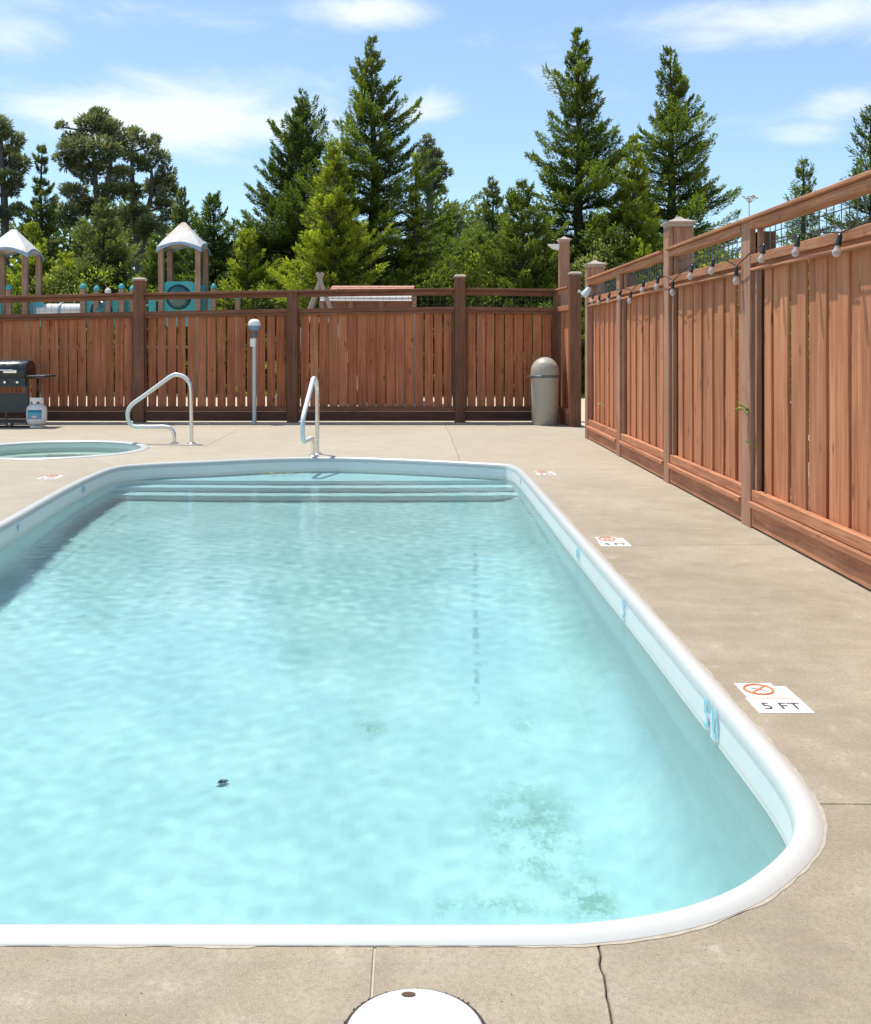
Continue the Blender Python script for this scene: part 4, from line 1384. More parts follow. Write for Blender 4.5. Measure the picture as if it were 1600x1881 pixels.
# ------------------------------------------------------------------ depth marker tiles
def flat_text(body, size, x, y, z, mat, parent, rot=0.0, sx=1.0):
    me = text_mesh(body, size, 0.0006)
    me.materials.append(M[mat])
    ob = bpy.data.objects.new('lettering', me)
    COL.objects.link(ob)
    ob.parent = parent
    ob.location = Vector((x, y, z)) - world_loc(parent)
    ob.rotation_euler = (0, 0, rot)
    ob.scale = (sx, 1, 1)
    return ob
def marker(px, py, label, detail=True):
    x, y = G(px, py)          # far left corner
    t = thing('depth_marker', label, 'tile', (x, y, 0), 'depth marker tiles in the deck')
    s = 0.148
    a = MB().bar((x + 0.001, y - s / 2, 0.0003), (x + s - 0.012, y - s / 2, 0.0003), s, 0.0045, 0.0008).build('tile', 'tile', t)
    b = MB().bar((x + s - 0.009, y - s / 2 - 0.018, 0.0003), (x + s + 0.03, y - s / 2 - 0.018, 0.0003), s * 0.80, 0.0045, 0.0008).build('tile', 'tile', t)
    c = MB().bar((x - 0.008, y - s - 0.078, 0.0003), (x + s + 0.032, y - s - 0.078, 0.0003), s, 0.0045, 0.0008).build('tile', 'tile', t)
    cx_, cy_ = x + 0.066, y - 0.072
    MB().tube([(cx_ + 0.050 * math.cos(k * math.pi / 12), cy_ + 0.052 * math.sin(k * math.pi / 12), 0.0012) for k in range(24)], 0.0062, 6, closed=True).build('red_ring', 'tile_red', a)
    MB().bar((cx_ - 0.035, cy_ - 0.035, 0.0032), (cx_ + 0.035, cy_ + 0.036, 0.0032), 0.011, 0.001, 0.0003).build('red_slash', 'tile_red', a)
    # faint diver figure
    MB().tube([(cx_ - 0.022, cy_ + 0.015, 0.0012), (cx_ + 0.002, cy_ + 0.006, 0.0012), (cx_ + 0.024, cy_ - 0.018, 0.0012)], 0.004, 5).build('diver_figure', 'grey_trim', a)
    MB().bar((x + 0.012, y - s - 0.012, 0.0031), (x + s + 0.012, y - s - 0.012, 0.0031), 0.018, 0.0012, 0.0003).build('pink_band', 'tile_pink', c)
    flat_text("5 FT", 0.088, x + 0.09, y - s - 0.092, 0.0033, 'tile_black', c, 0.0, 0.85)
    return t
marker(1348, 1256, 'white no-diving and depth tile nearest the camera, red ring clearly readable')
marker(1092, 987, 'faded no-diving depth tile halfway along the right side of the pool')
marker(982, 866, 'small depth tile at the far right corner of the pool')
marker(88, 873, 'worn pale depth tile at the left side of the pool near its far corner')

# ------------------------------------------------------------------ leaves in and on the pool
def leaf_obj(name, label, cat, loc, s, mat, rot=0.3, kind=None):
    mb = MB()
    x, y, z = loc
    c_, s_ = math.cos(rot), math.sin(rot)
    pts = [(-1, 0, 0), (-0.4, 0.5, 0.12), (0.3, 0.45, 0.15), (1, 0, 0.05), (0.3, -0.5, 0.15), (-0.4, -0.45, 0.1)]
    vs = [(x + (a * c_ - b * s_) * s, y + (a * s_ + b * c_) * s, z + q * s) for a, b, q in pts]
    mb.add(vs + [(x, y, z)], [(0, 1, 6), (1, 2, 6), (2, 3, 6), (3, 4, 6), (4, 5, 6), (5, 0, 6)])
    o = mb.build(name, mat, origin=(x, y, z))
    tag(o, label, cat)
    return o
fzv = floor_z(-0.8, 4.2)
leaf_obj('sunken_leaf', 'small dark leaf lying alone on the pale pool floor', 'leaf', (-0.79, 4.16, fzv + 0.02), 0.025, 'leaf_dead')
lf = MB()
r = random.Random(9)
for i in range(26):
    x = xb_ = (515 - CX + r.gauss(0, 34)) * 10.85 / FPX
    y = 10.86 + r.uniform(-0.10, 0.02)
    s_ = r.uniform(0.01, 0.028)
    a = r.uniform(0, 6)
    lf.add([(x + s_ * math.cos(a + k * 1.57), y + s_ * 0.6 * math.sin(a + k * 1.57), WZ + 0.003 + r.uniform(0, 0.006)) for k in range(4)], [(0, 1, 2, 3)])
lo = lf.build('leaf_litter', 'leaf_yellow')
tag(lo, 'yellow-brown leaf litter floating against the far pool wall', 'leaf litter')
lo['kind'] = 'stuff'

# ------------------------------------------------------------------ playground beyond the fence
YP = 26.0
def pw(px, Y=YP): return (px - CX) * Y / FPX
def pz_(py, Y=YP): return HC + (HY - py) * Y / FPX
GZ = -0.06
ps = thing('play_structure', 'playground with brown timber posts, two white-roofed towers and teal panels behind the fence', 'playground', (pw(200), YP, GZ))
def tower(px_l, px_r, apex_y, eave_y):
    xl, xr = pw(px_l), pw(px_r)
    w = xr - xl
    yf, yk = YP, YP + w
    zt = pz_(eave_y) + 0.02
    for x in (xl, xr):
        for y in (yf, yk):
            MB().bar((x, y, GZ), (x, y, zt), 0.135, 0.135, 0.008, (0, 1, 0)).build('post', 'playpost', ps)
    # roof: concave pyramid with arched eaves
    cx_, cy_ = (xl + xr) / 2, (yf + yk) / 2
    za = pz_(apex_y, YP + w / 2)
    h = w / 2 + 0.10
    mb = MB()
    N = 8; vs = []; fs = []
    corners = [(-1, -1), (1, -1), (1, 1), (-1, 1)]
    per = []
    for k in range(4):
        a = corners[k]; b = corners[(k + 1) % 4]
        for i in range(N):
            t = i / N
            arch = math.sin(math.pi * t)
            per.append((a[0] + (b[0] - a[0]) * t, a[1] + (b[1] - a[1]) * t, arch))
    rings = [1.0, 0.8, 0.55, 0.3, 0.08]
    n = len(per)
    for ri, s in enumerate(rings):
        for (u, v, arch) in per:
            z = zt + (za - zt) * (1 - s) ** 0.92 + 0.15 * arch * s ** 2 * (1 - 0) 
            pull = 1 - 0.05 * arch * s
            vs.append((cx_ + u * h * s * pull, cy_ + v * h * s * pull, z))
    for ri in range(len(rings) - 1):
        for i in range(n):
            fs.append((ri * n + i, ri * n + (i + 1) % n, (ri + 1) * n + (i + 1) % n, (ri + 1) * n + i))
    fs.append(tuple(range((len(rings) - 1) * n, len(rings) * n)))
    mb.add(vs, fs)
    rf_ = mb.build('tower_roof', 'roof_white', ps)
    eb = MB()
    base = len(per)
    ev = []; ef = []
    for i in range(n):
        x, y, z = vs[i]
        ev += [(x, y, z - 0.002), (cx_ + (x - cx_) * 1.02, cy_ + (y - cy_) * 1.02, z - 0.13 + 0.07 * per[i][2])]
    for i in range(n):
        a = i * 2; b = ((i + 1) % n) * 2
        ef.append((a, b, b + 1, a + 1))
    eb.add(ev, ef).build('roof_edge', 'roof_edge', rf_)
    return xl, xr, yf, yk
t1 = tower(296, 364, 405, 456)
t2 = tower(-22, 46, 418, 466)
def panel(px0, px1, py0, py1, Y, hole=None, name='panel', mat='teal'):
    """moulded panel; hole=(px, py, r_px) cut out with a dark bubble behind"""
    x0, x1, z1, z0 = pw(px0, Y), pw(px1, Y), pz_(py0, Y), pz_(py1, Y)
    mb = MB()
    if hole is None:
        mb.bar(((x0 + x1) / 2, Y, z0), ((x0 + x1) / 2, Y, z1), x1 - x0, 0.05, 0.012, (0, 1, 0))
        return mb.build(name, mat, ps)
    hx, hz, hr = pw(hole[0], Y), pz_(hole[1], Y), hole[2] * Y / FPX
    n = 24
    vs = []
    for yy in (Y - 0.025, Y + 0.025):
        for i in range(n):
            a = 2 * math.pi * (i + 0.5) / n
            c_, s_ = math.cos(a), math.sin(a)
            vs.append((hx + hr * c_, yy, hz + hr * s_))
            k = min(abs(((x1 - hx) if c_ > 0 else (hx - x0)) / (abs(c_) + 1e-6)), abs(((z1 - hz) if s_ > 0 else (hz - z0)) / (abs(s_) + 1e-6)))
            vs.append((hx + k * c_, yy, hz + k * s_))
    fs = []
    for i in range(n):
        a = i * 2; b = ((i + 1) % n) * 2; o = 2 * n
        fs += [(a, a + 1, b + 1, b), (o + a, o + b, o + b + 1, o + a + 1), (a, b, o + b, o + a), (a + 1, o + a + 1, o + b + 1, b + 1)]
    mb.add(vs, fs)
    p_ = mb.build(name, mat, ps)
    MB().tube([(hx + hr * math.cos(a), Y - 0.03, hz + hr * math.sin(a)) for a in [2 * math.pi * i / 24 for i in range(24)]], 0.022, 6, closed=True).build('bubble_frame', 'black', p_, smooth=True)
    MB().lathe([(hr * math.cos(math.radians(q)), -0.6 * hr * math.sin(math.radians(q))) for q in (0, 20, 40, 60, 75)] + [(0.001, -0.6 * hr)], (hx, Y, hz), 20, 'y').build('bubble_window', 'bubble', p_, smooth=True)
    return p_
panel(298, 360, 517, 600, YP + 0.03, (328.5, 546, 22))
panel(366, 377, 523, 600, YP + 0.25)
panel(382, 392, 541, 600, YP + 0.1)
panel(273, 287, 546, 600, YP + 0.1)
panel(158, 217, 547, 600, YP + 0.1, (187, 571, 19))
panel(226, 244, 548, 600, YP + 0.2)
panel(55, 80, 551, 600, YP + 0.2)
panel(-5, 4, 553, 600, YP + 0.2)
for px, py in ((16, 523), (152, 521), (177, 525), (223, 521), (243, 525), (392, 521), (437, 541), (198, 529)):
    x = pw(px)
    small = 4.5 if px not in (198,) else 5
    zt = pz_(py + 10)
    p_ = MB().bar((x, YP + 0.02, GZ), (x, YP + 0.02, zt), 0.13, 0.13, 0.008, (0, 1, 0)).build('post', 'playpost', ps)
    MB().lathe([(0.055, zt + 0.001), (0.08, zt + 0.02), (0.085, zt + 0.06), (0.06, zt + 0.11), (0.03, zt + 0.13), (0.02, zt + 0.15), (0.0001, zt + 0.155)], (x, YP + 0.02, 0), 16).build('ball_cap', 'teal' if px != 198 else 'white_plastic', p_, smooth=True)
# white crawl tube in two sections
mb = MB().tube([(pw(62), YP + 0.35, pz_(571)), (pw(104), YP + 0.35, pz_(571))], 0.20, 20, False)
mb.build('crawl_tube', 'white_plastic', ps, smooth=True)
MB().tube([(pw(106), YP + 0.35, pz_(571)), (pw(146), YP + 0.35, pz_(571))], 0.20, 20, False).build('crawl_tube', 'white_plastic', ps, smooth=True)
for x in (60, 105, 148):
    MB().lathe([(0.205, -0.02), (0.235, -0.02), (0.235, 0.02), (0.205, 0.02)], (pw(x), YP + 0.35, pz_(571)), 20, 'x').build('tube_ring', 'bluegrey', ps)
for (xa, xe) in ((-22, 46), (296, 364)):
    MB().box(pw(xa) + 0.07, pw(xe) - 0.07, YP + 0.08, YP + 0.9, 1.15, 1.22).build('platform', 'playpost', ps)
MB().box(pw(48), pw(294), YP + 0.10, YP + 0.7, 1.15, 1.22).build('walkway', 'playpost', ps)
# slide seen as a pale shape inside the bubble hole
MB().tube([(pw(305), YP + 0.5, 1.9), (pw(318), YP + 0.2, 2.2), (pw(322), YP + 0.5, 2.5)], 0.06, 8).build('grab_pole', 'white_plastic', ps, smooth=True)

# log swing frame
YA = 20.5
af = thing('swing_frame', 'weathered log A-frame standing behind the back fence left of the shed roof', 'swing frame', (pw(588, YA), YA, GZ))
ap = (pw(588, YA), YA, pz_(506, YA))
for (fx_, fy_, ty_) in ((-0.95, 0.0, 0), (0.95, 0.0, 0)):
    MB().tube([(ap[0] - fx_ * 0.06, YA + fy_, ap[2] + 0.06), (ap[0] + fx_ * 1.0, YA + fy_, GZ)], [0.038, 0.05], 8).build('leg', 'log', af, smooth=True)
rx_ap = pw(589, YA + 2.4)
for fx_ in (-0.55, 0.55):
    MB().tube([(rx_ap - fx_ * 0.05, YA + 2.4, ap[2] + 0.06), (rx_ap + fx_ * 1.6, YA + 2.4, GZ)], [0.038, 0.05], 8).build('leg', 'log', af, smooth=True)
MB().tube([(ap[0], YA - 0.15, ap[2] - 0.02), (rx_ap, YA + 2.55, ap[2] - 0.02)], 0.04, 8).build('beam', 'log', af, smooth=True)
MB().tube([(ap[0] - 0.28, YA - 0.06, 1.75), (ap[0] + 0.28, YA - 0.06, 1.75)], 0.05, 8).build('brace', 'log', af, smooth=True)

# small red-roofed shed
YS = 22.0
sh = thing('garden_shed', 'low shed with red-brown shingle roof and cream slats seen over the back fence', 'shed', (pw(683, YS), YS, GZ))
sx0, sx1 = pw(606, YS), pw(762, YS)
wallz = pz_(552, YS)
MB().box(pw(588, YS), pw(757, YS), YS + 0.25, YS + 1.6, GZ, pz_(541, YS)).build('wall', 'shed_wall', sh)
# roof: three courses of shingles rising to the back
k = 0
for c_ in range(3):
    y0 = YS + 0.02 + c_ * 0.30; z0 = pz_(534.5, YS) + c_ * 0.055
    x = sx0 - 0.02
    r = random.Random(50 + c_)
    while x < sx1 - 0.05:
        w = min(r.uniform(0.14, 0.22), sx1 - x)
        MB().add([(x, y0, z0 - 0.02), (x + w - 0.006, y0, z0 - 0.02), (x + w - 0.006, y0 + 0.36, z0 + 0.04), (x, y0 + 0.36, z0 + 0.04),
                  (x, y0, z0 + 0.01 + r.uniform(0, 0.01)), (x + w - 0.006, y0, z0 + 0.012), (x + w - 0.006, y0 + 0.36, z0 + 0.062), (x, y0 + 0.36, z0 + 0.062)],
                 [(0, 1, 5, 4), (3, 7, 6, 2), (4, 5, 6, 7), (0, 3, 2, 1), (0, 4, 7, 3), (1, 2, 6, 5)]).build('shingle', 'roof_red', sh)
        x += w
MB().box(sx0, sx1, YS + 0.10, YS + 0.24, pz_(541.5, YS), pz_(536.5, YS)).build('eave_board', 'roof_red', sh)
for i, (a, b) in enumerate(((541.8, 547.0), (547.8, 553.0))):
    MB().bar((pw(589, YS), YS - 0.02 - 0.03 * i, pz_((a + b) / 2, YS)), (pw(756, YS), YS - 0.02 - 0.03 * i, pz_((a + b) / 2, YS)), 0.015, (b - a) * YS / FPX * 1.25, 0.004, (0, 0.75, 1)).build('slat', 'slat_white', sh)
for px in (590, 644, 700, 761):
    MB().bar((pw(px, YS), YS + 0.14, GZ), (pw(px, YS), YS + 0.14, pz_(541, YS)), 0.10, 0.09, 0.006, (0, 1, 0)).build('post', 'playpost', sh)

# ------------------------------------------------------------------ foliage builders
def quads_object(name, P, D, S, L, Wd, tip, mat, parent):
    """one diamond-shaped spray per row: P base, D direction, S side vector"""
    n = len(P)
    D = D / (np.linalg.norm(D, axis=1, keepdims=True) + 1e-9)
    S = S - D * np.sum(S * D, axis=1, keepdims=True)
    S = S / (np.linalg.norm(S, axis=1, keepdims=True) + 1e-9)
    L = np.asarray(L).reshape(-1, 1); Wd = np.asarray(Wd).reshape(-1, 1)
    v = np.empty((n, 4, 3))
    v[:, 0] = P
    v[:, 1] = P + D * L * 0.5 + S * Wd
    v[:, 2] = P + D * L
    v[:, 3] = P + D * L * 0.55 - S * Wd
    me = bpy.data.meshes.new(name)
    me.vertices.add(4 * n); me.loops.add(4 * n); me.polygons.add(n)
    me.vertices.foreach_set('co', v.reshape(-1).astype(np.float32))
    me.loops.foreach_set('vertex_index', np.arange(4 * n, dtype=np.int32))
    me.polygons.foreach_set('loop_start', np.arange(0, 4 * n, 4, dtype=np.int32))
    me.polygons.foreach_set('loop_total', np.full(n, 4, dtype=np.int32))
    at = me.attributes.new('tip', 'FLOAT', 'POINT')
    at.data.foreach_set('value', np.repeat(tip, 4).astype(np.float32))
    me.materials.append(M[mat])
    me.update()
    ob = bpy.data.objects.new(name, me)
    COL.objects.link(ob)
    if parent is not None:
        ob.parent = parent
    return ob

def conifer(cx, top, Y, half, kind, label, seed, density=1.0, base_z=None, name='conifer_tree', shape=0.85, upturn=0.25, leaders=1, group=None, clear=0.0, leaf=1.0):
    """kind = material; crown described by photo pixels: centre, top, half width"""
    R = np.random.default_rng(seed)
    x = pw(cx, Y); H = pz_(top, Y) - GZ; rad = half * Y / FPX
    t = thing(name, label, 'tree', (x, Y, GZ), group)
    tr = MB()
    k = 10
    bend = [(R.normal(0, 0.015) * H * math.sin(math.pi * i / k), R.normal(0, 0.01) * H * math.sin(math.pi * i / k)) for i in range(k + 1)]
    path = [(x + bend[i][0] * 0.3, Y + bend[i][1] * 0.3, GZ + H * i / k * 0.985) for i in range(k + 1)]
    r0 = 0.02 * H + 0.03
    tr.tube(path, [r0 * (1 - i / k) ** 0.85 + 0.008 for i in range(k + 1)], 7)
    tr.build('trunk', 'bark', t, smooth=True)
    P, D, S, L, Wd, Tp = [], [], [], [], [], []
    br = MB()
    nb = int((80 + 22 * H) * density)
    tops = [(0, 0, H)]
    for q in range(leaders - 1):
        tops.append((R.uniform(-0.5, 0.5) * rad * 0.8, R.uniform(-.2, .2) * rad, H * R.uniform(0.90, 0.97)))
    # branch length noise around the tree makes lobes and notches
    ph = R.uniform(0, 6.28, 6)
    for b in range(nb):
        u = ((b + R.uniform(0, 1)) / nb)
        lt = R.integers(0, len(tops))
        tx_, ty_, tH = tops[lt]
        zz = clear * tH + (tH * (1 - clear)) * u
        sp = 0.042 * H + 0.06
        zz = (math.floor(zz / sp) + 0.5 + R.normal(0, 0.20)) * sp + 0.12 * sp * lt
        zz = min(max(zz, 0.02), tH * 0.985)
        f = 1 - zz / tH                           # 1 at base, 0 at the top
        az = b * 2.39996 + R.uniform(-0.5, 0.5)
        lobes = 0.84 + 0.15 * math.sin(3 * az + ph[0] + 5 * f) + 0.15 * math.sin(9 * f * 2 + ph[1] + az)
        ln = rad * (1.30 + 0.95 * f) * (min(1.0, f * 1.15 + 0.01) ** shape) * lobes * R.uniform(0.58, 1.10)
        if R.uniform() < 0.07:
            ln *= 1.22
        if f < 0.38 and R.uniform() < 0.5 * (1 - f / 0.38) + 0.05:
            continue
        ln = max(ln, 0.07)
        el0 = 0.05 + 0.75 * (1 - f) ** 1.6 + R.normal(0, 0.1)          # rising near the top
        dr = -0.35 * f + 0.05
        steps = 6
        o = np.array([tx_ * (zz / tH) ** 1.5, ty_ * (zz / tH) ** 1.5, zz])
        pts = [o.copy()]
        for s in range(steps):
            w = (s + 0.5) / steps
            el = el0 + dr * math.sin(math.pi * w) * 1.2 + upturn * w * w * 1.6
            o = o + np.array([math.cos(az) * math.cos(el), math.sin(az) * math.cos(el), math.sin(el)]) * ln / steps
            pts.append(o.copy())
        pts = np.array(pts)
        if ln > 0.35 and b % 2 == 0:
            br.tube([(x + p_[0], Y + p_[1], GZ + p_[2]) for p_ in pts[::2]], [0.012 + 0.012 * ln, 0.012 + 0.006 * ln, 0.008, 0.004][:len(pts[::2])], 4, False)
        nl = int(8 + 215 * ln)
        s = R.uniform(0.08, 1.0, nl) ** 0.8
        idx = np.minimum((s * steps).astype(int), steps - 1)
        fr = (s * steps - idx).reshape(-1, 1)
        base = pts[idx] * (1 - fr) + pts[idx + 1] * fr
        tang = pts[idx + 1] - pts[idx]
        tang /= np.linalg.norm(tang, axis=1, keepdims=True) + 1e-9
        side = np.stack([-tang[:, 1], tang[:, 0], np.zeros(nl)], 1)
        side /= np.linalg.norm(side, axis=1, keepdims=True) + 1e-9
        lat = R.uniform(-1, 1, nl) * (0.30 * ln * (1.08 - s) + 0.025)
        base = base + side * lat.reshape(-1, 1) + tang * (np.abs(lat) * 0.55).reshape(-1, 1)
        base[:, 2] += R.normal(0, 0.030, nl) - np.abs(lat) * 0.22
        d = tang * 0.8 + side * np.sign(lat).reshape(-1, 1) * R.uniform(0.2, 1.1, (nl, 1)) + np.stack([R.normal(0, .25, nl), R.normal(0, .25, nl), R.normal(0.10, .38, nl)], 1)
        P.append(base); D.append(d)
        S.append(R.normal(0, 1, (nl, 3)) * np.array([1, 1, 0.55]))
        L.append(R.uniform(0.065, 0.16, nl) * leaf); Wd.append(R.uniform(0.009, 0.020, nl) * leaf)
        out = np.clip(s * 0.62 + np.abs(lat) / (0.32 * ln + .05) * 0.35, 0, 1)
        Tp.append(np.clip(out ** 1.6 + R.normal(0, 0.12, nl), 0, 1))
    br.build('branches', 'bark', t)
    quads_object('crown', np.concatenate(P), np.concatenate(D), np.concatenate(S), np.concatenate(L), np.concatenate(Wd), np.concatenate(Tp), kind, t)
    return t

def clump_points(R, blobs, dens, k=10):
    P, D, T = [], [], []
    for (bx_, by_, bz_, rx_, rz_) in blobs:
        n = int(dens * rx_ * rx_ * k)
        v = R.normal(0, 1, (n, 3)); v /= np.linalg.norm(v, axis=1, keepdims=True)
        # puffs on the clump's surface, so that it breaks up
        nc = max(6, int(9 * rx_ * 2))
        cen = R.normal(0, 1, (nc, 3)); cen /= np.linalg.norm(cen, axis=1, keepdims=True)
        ci = R.integers(0, nc, n)
        rr = R.uniform(0.25, 1.0, n) ** 0.5
        q = cen[ci] * 0.62 + v * 0.40 * rr.reshape(-1, 1)
        P.append(np.stack([bx_ + q[:, 0] * rx_, by_ + q[:, 1] * rx_, bz_ + q[:, 2] * rz_], 1))
        d = cen[ci] * 0.6 + v * 0.9 + np.array([0, 0, 0.35])
        D.append(d + R.normal(0, 0.25, (n, 3)))
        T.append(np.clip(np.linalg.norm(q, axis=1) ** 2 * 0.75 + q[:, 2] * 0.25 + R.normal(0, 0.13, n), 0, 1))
    return np.concatenate(P), np.concatenate(D), np.concatenate(T)

def pine(Y, trunks, blobs_px, label, seed, dens=16, leaf=0.30, group=None, mat='pine', name='pine_tree', bark='bark_grey'):
    """trunks: lists of (px, py) from the ground up; blobs_px: (px, py, rx_px, ry_px)"""
    R = np.random.default_rng(seed)
    x0 = pw(trunks[0][0][0], Y)
    t = thing(name, label, 'tree', (x0, Y, GZ), group)
    paths = []
    mb = MB()
    for tr_ in trunks:
        pp_ = [(pw(a, Y) , Y + R.uniform(-0.2, 0.2), max(GZ, pz_(b, Y))) for a, b in tr_]
        pp_ = spline(pp_, 4)
        paths.append(pp_)
        n = len(pp_)
        r0 = 0.13 + 0.012 * (pp_[-1][2])
        mb.tube(pp_, [r0 * (1 - 0.8 * i / n) for i in range(n)], 7)
    mb.build('trunk', bark, t, smooth=True)
    blobs = []
    bl = MB()
    for (a, b, rx_, ry_) in blobs_px:
        rr = rx_ * 0.88 * Y / FPX
        c_ = (pw(a, Y), Y + R.uniform(-1, 1) * rr * 1.2, pz_(b, Y))
        blobs.append((c_[0] - x0, c_[1] - Y, c_[2] - GZ, rr, ry_ * Y / FPX))
        # limb from the nearest trunk point lower than the clump
        best = min(((math.hypot(q[0] - c_[0], q[2] - (c_[2] - 0.9 * rr)) , q) for p_ in paths for q in p_), key=lambda k: k[0])[1]
        mid = ((best[0] + c_[0]) / 2, (best[1] + c_[1]) / 2, (best[2] + c_[2]) / 2 - 0.1 * rr)
        bl.tube([best, mid, c_], [0.09, 0.06, 0.025], 5, False)
        for q in range(3):
            e = (c_[0] + R.uniform(-.7, .7) * rr, c_[1] + R.uniform(-.7, .7) * rr, c_[2] + R.uniform(-.1, .6) * ry_ * Y / FPX)
            bl.tube([mid, e], [0.04, 0.012], 4, False)
    bl.build('branches', bark, t)
    P, D, T = clump_points(R, blobs, dens, 130)
    n = len(P)
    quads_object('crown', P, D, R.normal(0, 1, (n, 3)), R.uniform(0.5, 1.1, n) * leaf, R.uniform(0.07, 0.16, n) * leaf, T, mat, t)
    return t

def shrub(x, Y, z_top, rad, label, seed, mat='shrub', dens=60, leaf=0.10, name='shrub', cat='shrub', group=None, flowers=0, nbl=7):
    R = np.random.default_rng(seed)
    t = thing(name, label, cat, (x, Y, GZ), group)
    H = z_top - GZ
    blobs = []
    st = MB()
    for i in range(nbl):
        a = R.uniform(0, 6.28); q = R.uniform(0, 0.7) * rad
        f = R.uniform(0.25, 0.85)
        rr = rad * R.uniform(0.35, 0.6)
        bz_ = min(H * f, H - rr * 0.9)
        blobs.append((q * math.cos(a), q * math.sin(a), bz_, rr, rr * R.uniform(0.8, 1.2)))
        st.tube([(x, Y, GZ), (x + q * math.cos(a) * .5, Y + q * math.sin(a) * .5, GZ + bz_ * .55), (x + q * math.cos(a), Y + q * math.sin(a), GZ + bz_)], [0.03, 0.02, 0.008], 5, False)
    blobs.append((0, 0, H - rad * 0.42, rad * 0.38, rad * 0.45))
    st.build('stems', 'bark', t)
    P, D, T = clump_points(R, blobs, dens)
    P[:, 2] = np.maximum(P[:, 2], 0.05)
    n = len(P)
    quads_object('foliage', P, D, R.normal(0, 1, (n, 3)), R.uniform(0.6, 1.2, n) * leaf, R.uniform(0.16, 0.30, n) * leaf, T, mat, t)
    if flowers:
        k = R.integers(0, n, flowers)
        fl = MB()
        for i in k:
            p_ = P[i] * 1.02
            s_ = R.uniform(0.018, 0.035)
            for j in range(4):
                a = j * 1.57 + R.uniform(0, 1)
                o = Vector((x + p_[0], Y + p_[1] , GZ + p_[2]))
                fl.add([o, o + Vector((math.cos(a), -0.3, math.sin(a))) * s_, o + Vector((math.cos(a + .9), -0.3, math.sin(a + .9))) * s_], [(0, 1, 2)])
        f_ = fl.build('blossom', 'flower', t)
        f_['kind'] = 'stuff'
    return t

# ---- the tall conifers
conifer(556, 168, 31, 130, 'con_dark', 'dark wide conifer with two leaders, left of the tallest middle conifer', 21, 2.3, leaders=3, shape=0.66)
conifer(684, 68, 29, 140, 'con_mid', 'tallest middle conifer behind the shed roof, airy pointed top', 22, 1.5, shape=0.80)
conifer(614, 262, 26.5, 84, 'con_lime', 'yellow-green young conifer in front of the two big middle conifers', 23, 1.2, shape=0.7)
conifer(1062, 52, 29, 122, 'con_mid', 'tall slender conifer behind the fence corner post', 24, 1.45, shape=0.78)
conifer(1232, 90, 30, 118, 'con_mid', 'dense conifer right of the tall slender one, above the right fence', 25, 1.4, shape=0.62, leaders=2)
conifer(1165, 250, 28, 70, 'con_lime', 'lime-green conifer growing between the two tall right-hand conifers', 26, 1.1, shape=0.7)
conifer(958, 338, 27, 92, 'con_mid', 'medium green conifer left of the tall slender conifer', 27, 1.1, shape=0.6)
conifer(905, 330, 42, 62, 'con_grey', 'distant grey-green conifer behind the gap between the tall conifers', 28, 0.8, shape=0.6, leaf=1.3)
conifer(190, 375, 30, 84, 'con_grey', 'bushy grey-green conifer between the two playground towers', 29, 1.2, shape=0.5)
conifer(392, 362, 31, 74, 'con_dark', 'dark bushy conifer behind the right playground tower', 30, 1.1, shape=0.5)
conifer(62, 412, 29, 58, 'con_lime', 'yellow-green conifer beside the left playground tower', 31, 1.0, shape=0.55)
conifer(335, 350, 48, 50, 'con_grey', 'far thin-topped conifer right of the big pines', 32, 0.7, shape=0.55, leaf=1.5)
conifer(455, 428, 27.5, 58, 'con_lime', 'low lime conifer left of the dark two-leader conifer', 33, 1.0, shape=0.45)
conifer(290, 440, 28.5, 50, 'con_mid', 'small green conifer seen between the right tower posts', 34, 1.0, shape=0.45)
conifer(118, 470, 28, 46, 'con_lime', 'small bright conifer just right of the left tower', 35, 1.0, shape=0.45)
conifer(764, 285, 28, 26, 'con_lime', 'narrow lime conifer tucked against the right side of the tallest conifer', 41, 1.0, shape=0.5)
conifer(820, 395, 34, 56, 'con_lime', 'sunlit young conifer right of the tallest middle conifer', 36, 0.9, shape=0.5)
conifer(868, 430, 30, 58, 'con_mid', 'low green conifer behind the cap post of the back fence', 37, 1.0, shape=0.4)
conifer(76, 268, 55, 44, 'con_grey', 'narrow pointed conifer left of the big pines', 38, 0.7, shape=0.5, leaf=1.6)
conifer(1600, 200, 15.5, 96, 'con_dark', 'dark conifer rising above the right fence at the picture edge', 39, 1.6, shape=0.6, leaf=0.62)
conifer(1476, 298, 15.5, 62, 'con_mid', 'small young conifer poking over the right fence', 40, 1.8, shape=0.5, leaf=0.55)

# ---- pines on the left and the small one in the middle
pine(58, [[(178, 600), (182, 420), (176, 330), (170, 240)], [(186, 600), (190, 400), (200, 320), (205, 250)]],
     [(170, 232, 36, 22), (130, 248, 26, 17), (205, 240, 32, 22), (150, 275, 38, 22), (200, 282, 38, 24), (122, 300, 26, 16), (225, 262, 22, 20),
      (165, 318, 34, 18), (215, 320, 30, 18), (130, 345, 28, 16), (200, 355, 32, 18), (150, 378, 36, 18), (110, 232, 12, 9), (185, 215, 26, 13), (225, 350, 20, 14), (120, 395, 34, 22), (195, 400, 40, 24)],
     'broad round-topped pine with twin trunks, largest on the left', 51)
pine(60, [[(262, 600), (250, 420), (243, 330), (245, 270)], [(262, 600), (262, 430), (278, 360), (280, 310)]],
     [(250, 255, 24, 18), (275, 262, 22, 18), (292, 290, 22, 18), (262, 300, 26, 16), (305, 320, 22, 16), (280, 340, 28, 16), (312, 352, 20, 14), (250, 350, 22, 14),
      (295, 375, 28, 16), (255, 392, 26, 18), (310, 400, 22, 18), (235, 285, 14, 10), (318, 335, 13, 11), (280, 420, 36, 22)],
     'leaning right-hand pine with gaps between its clumps, above the right playground roof', 52)
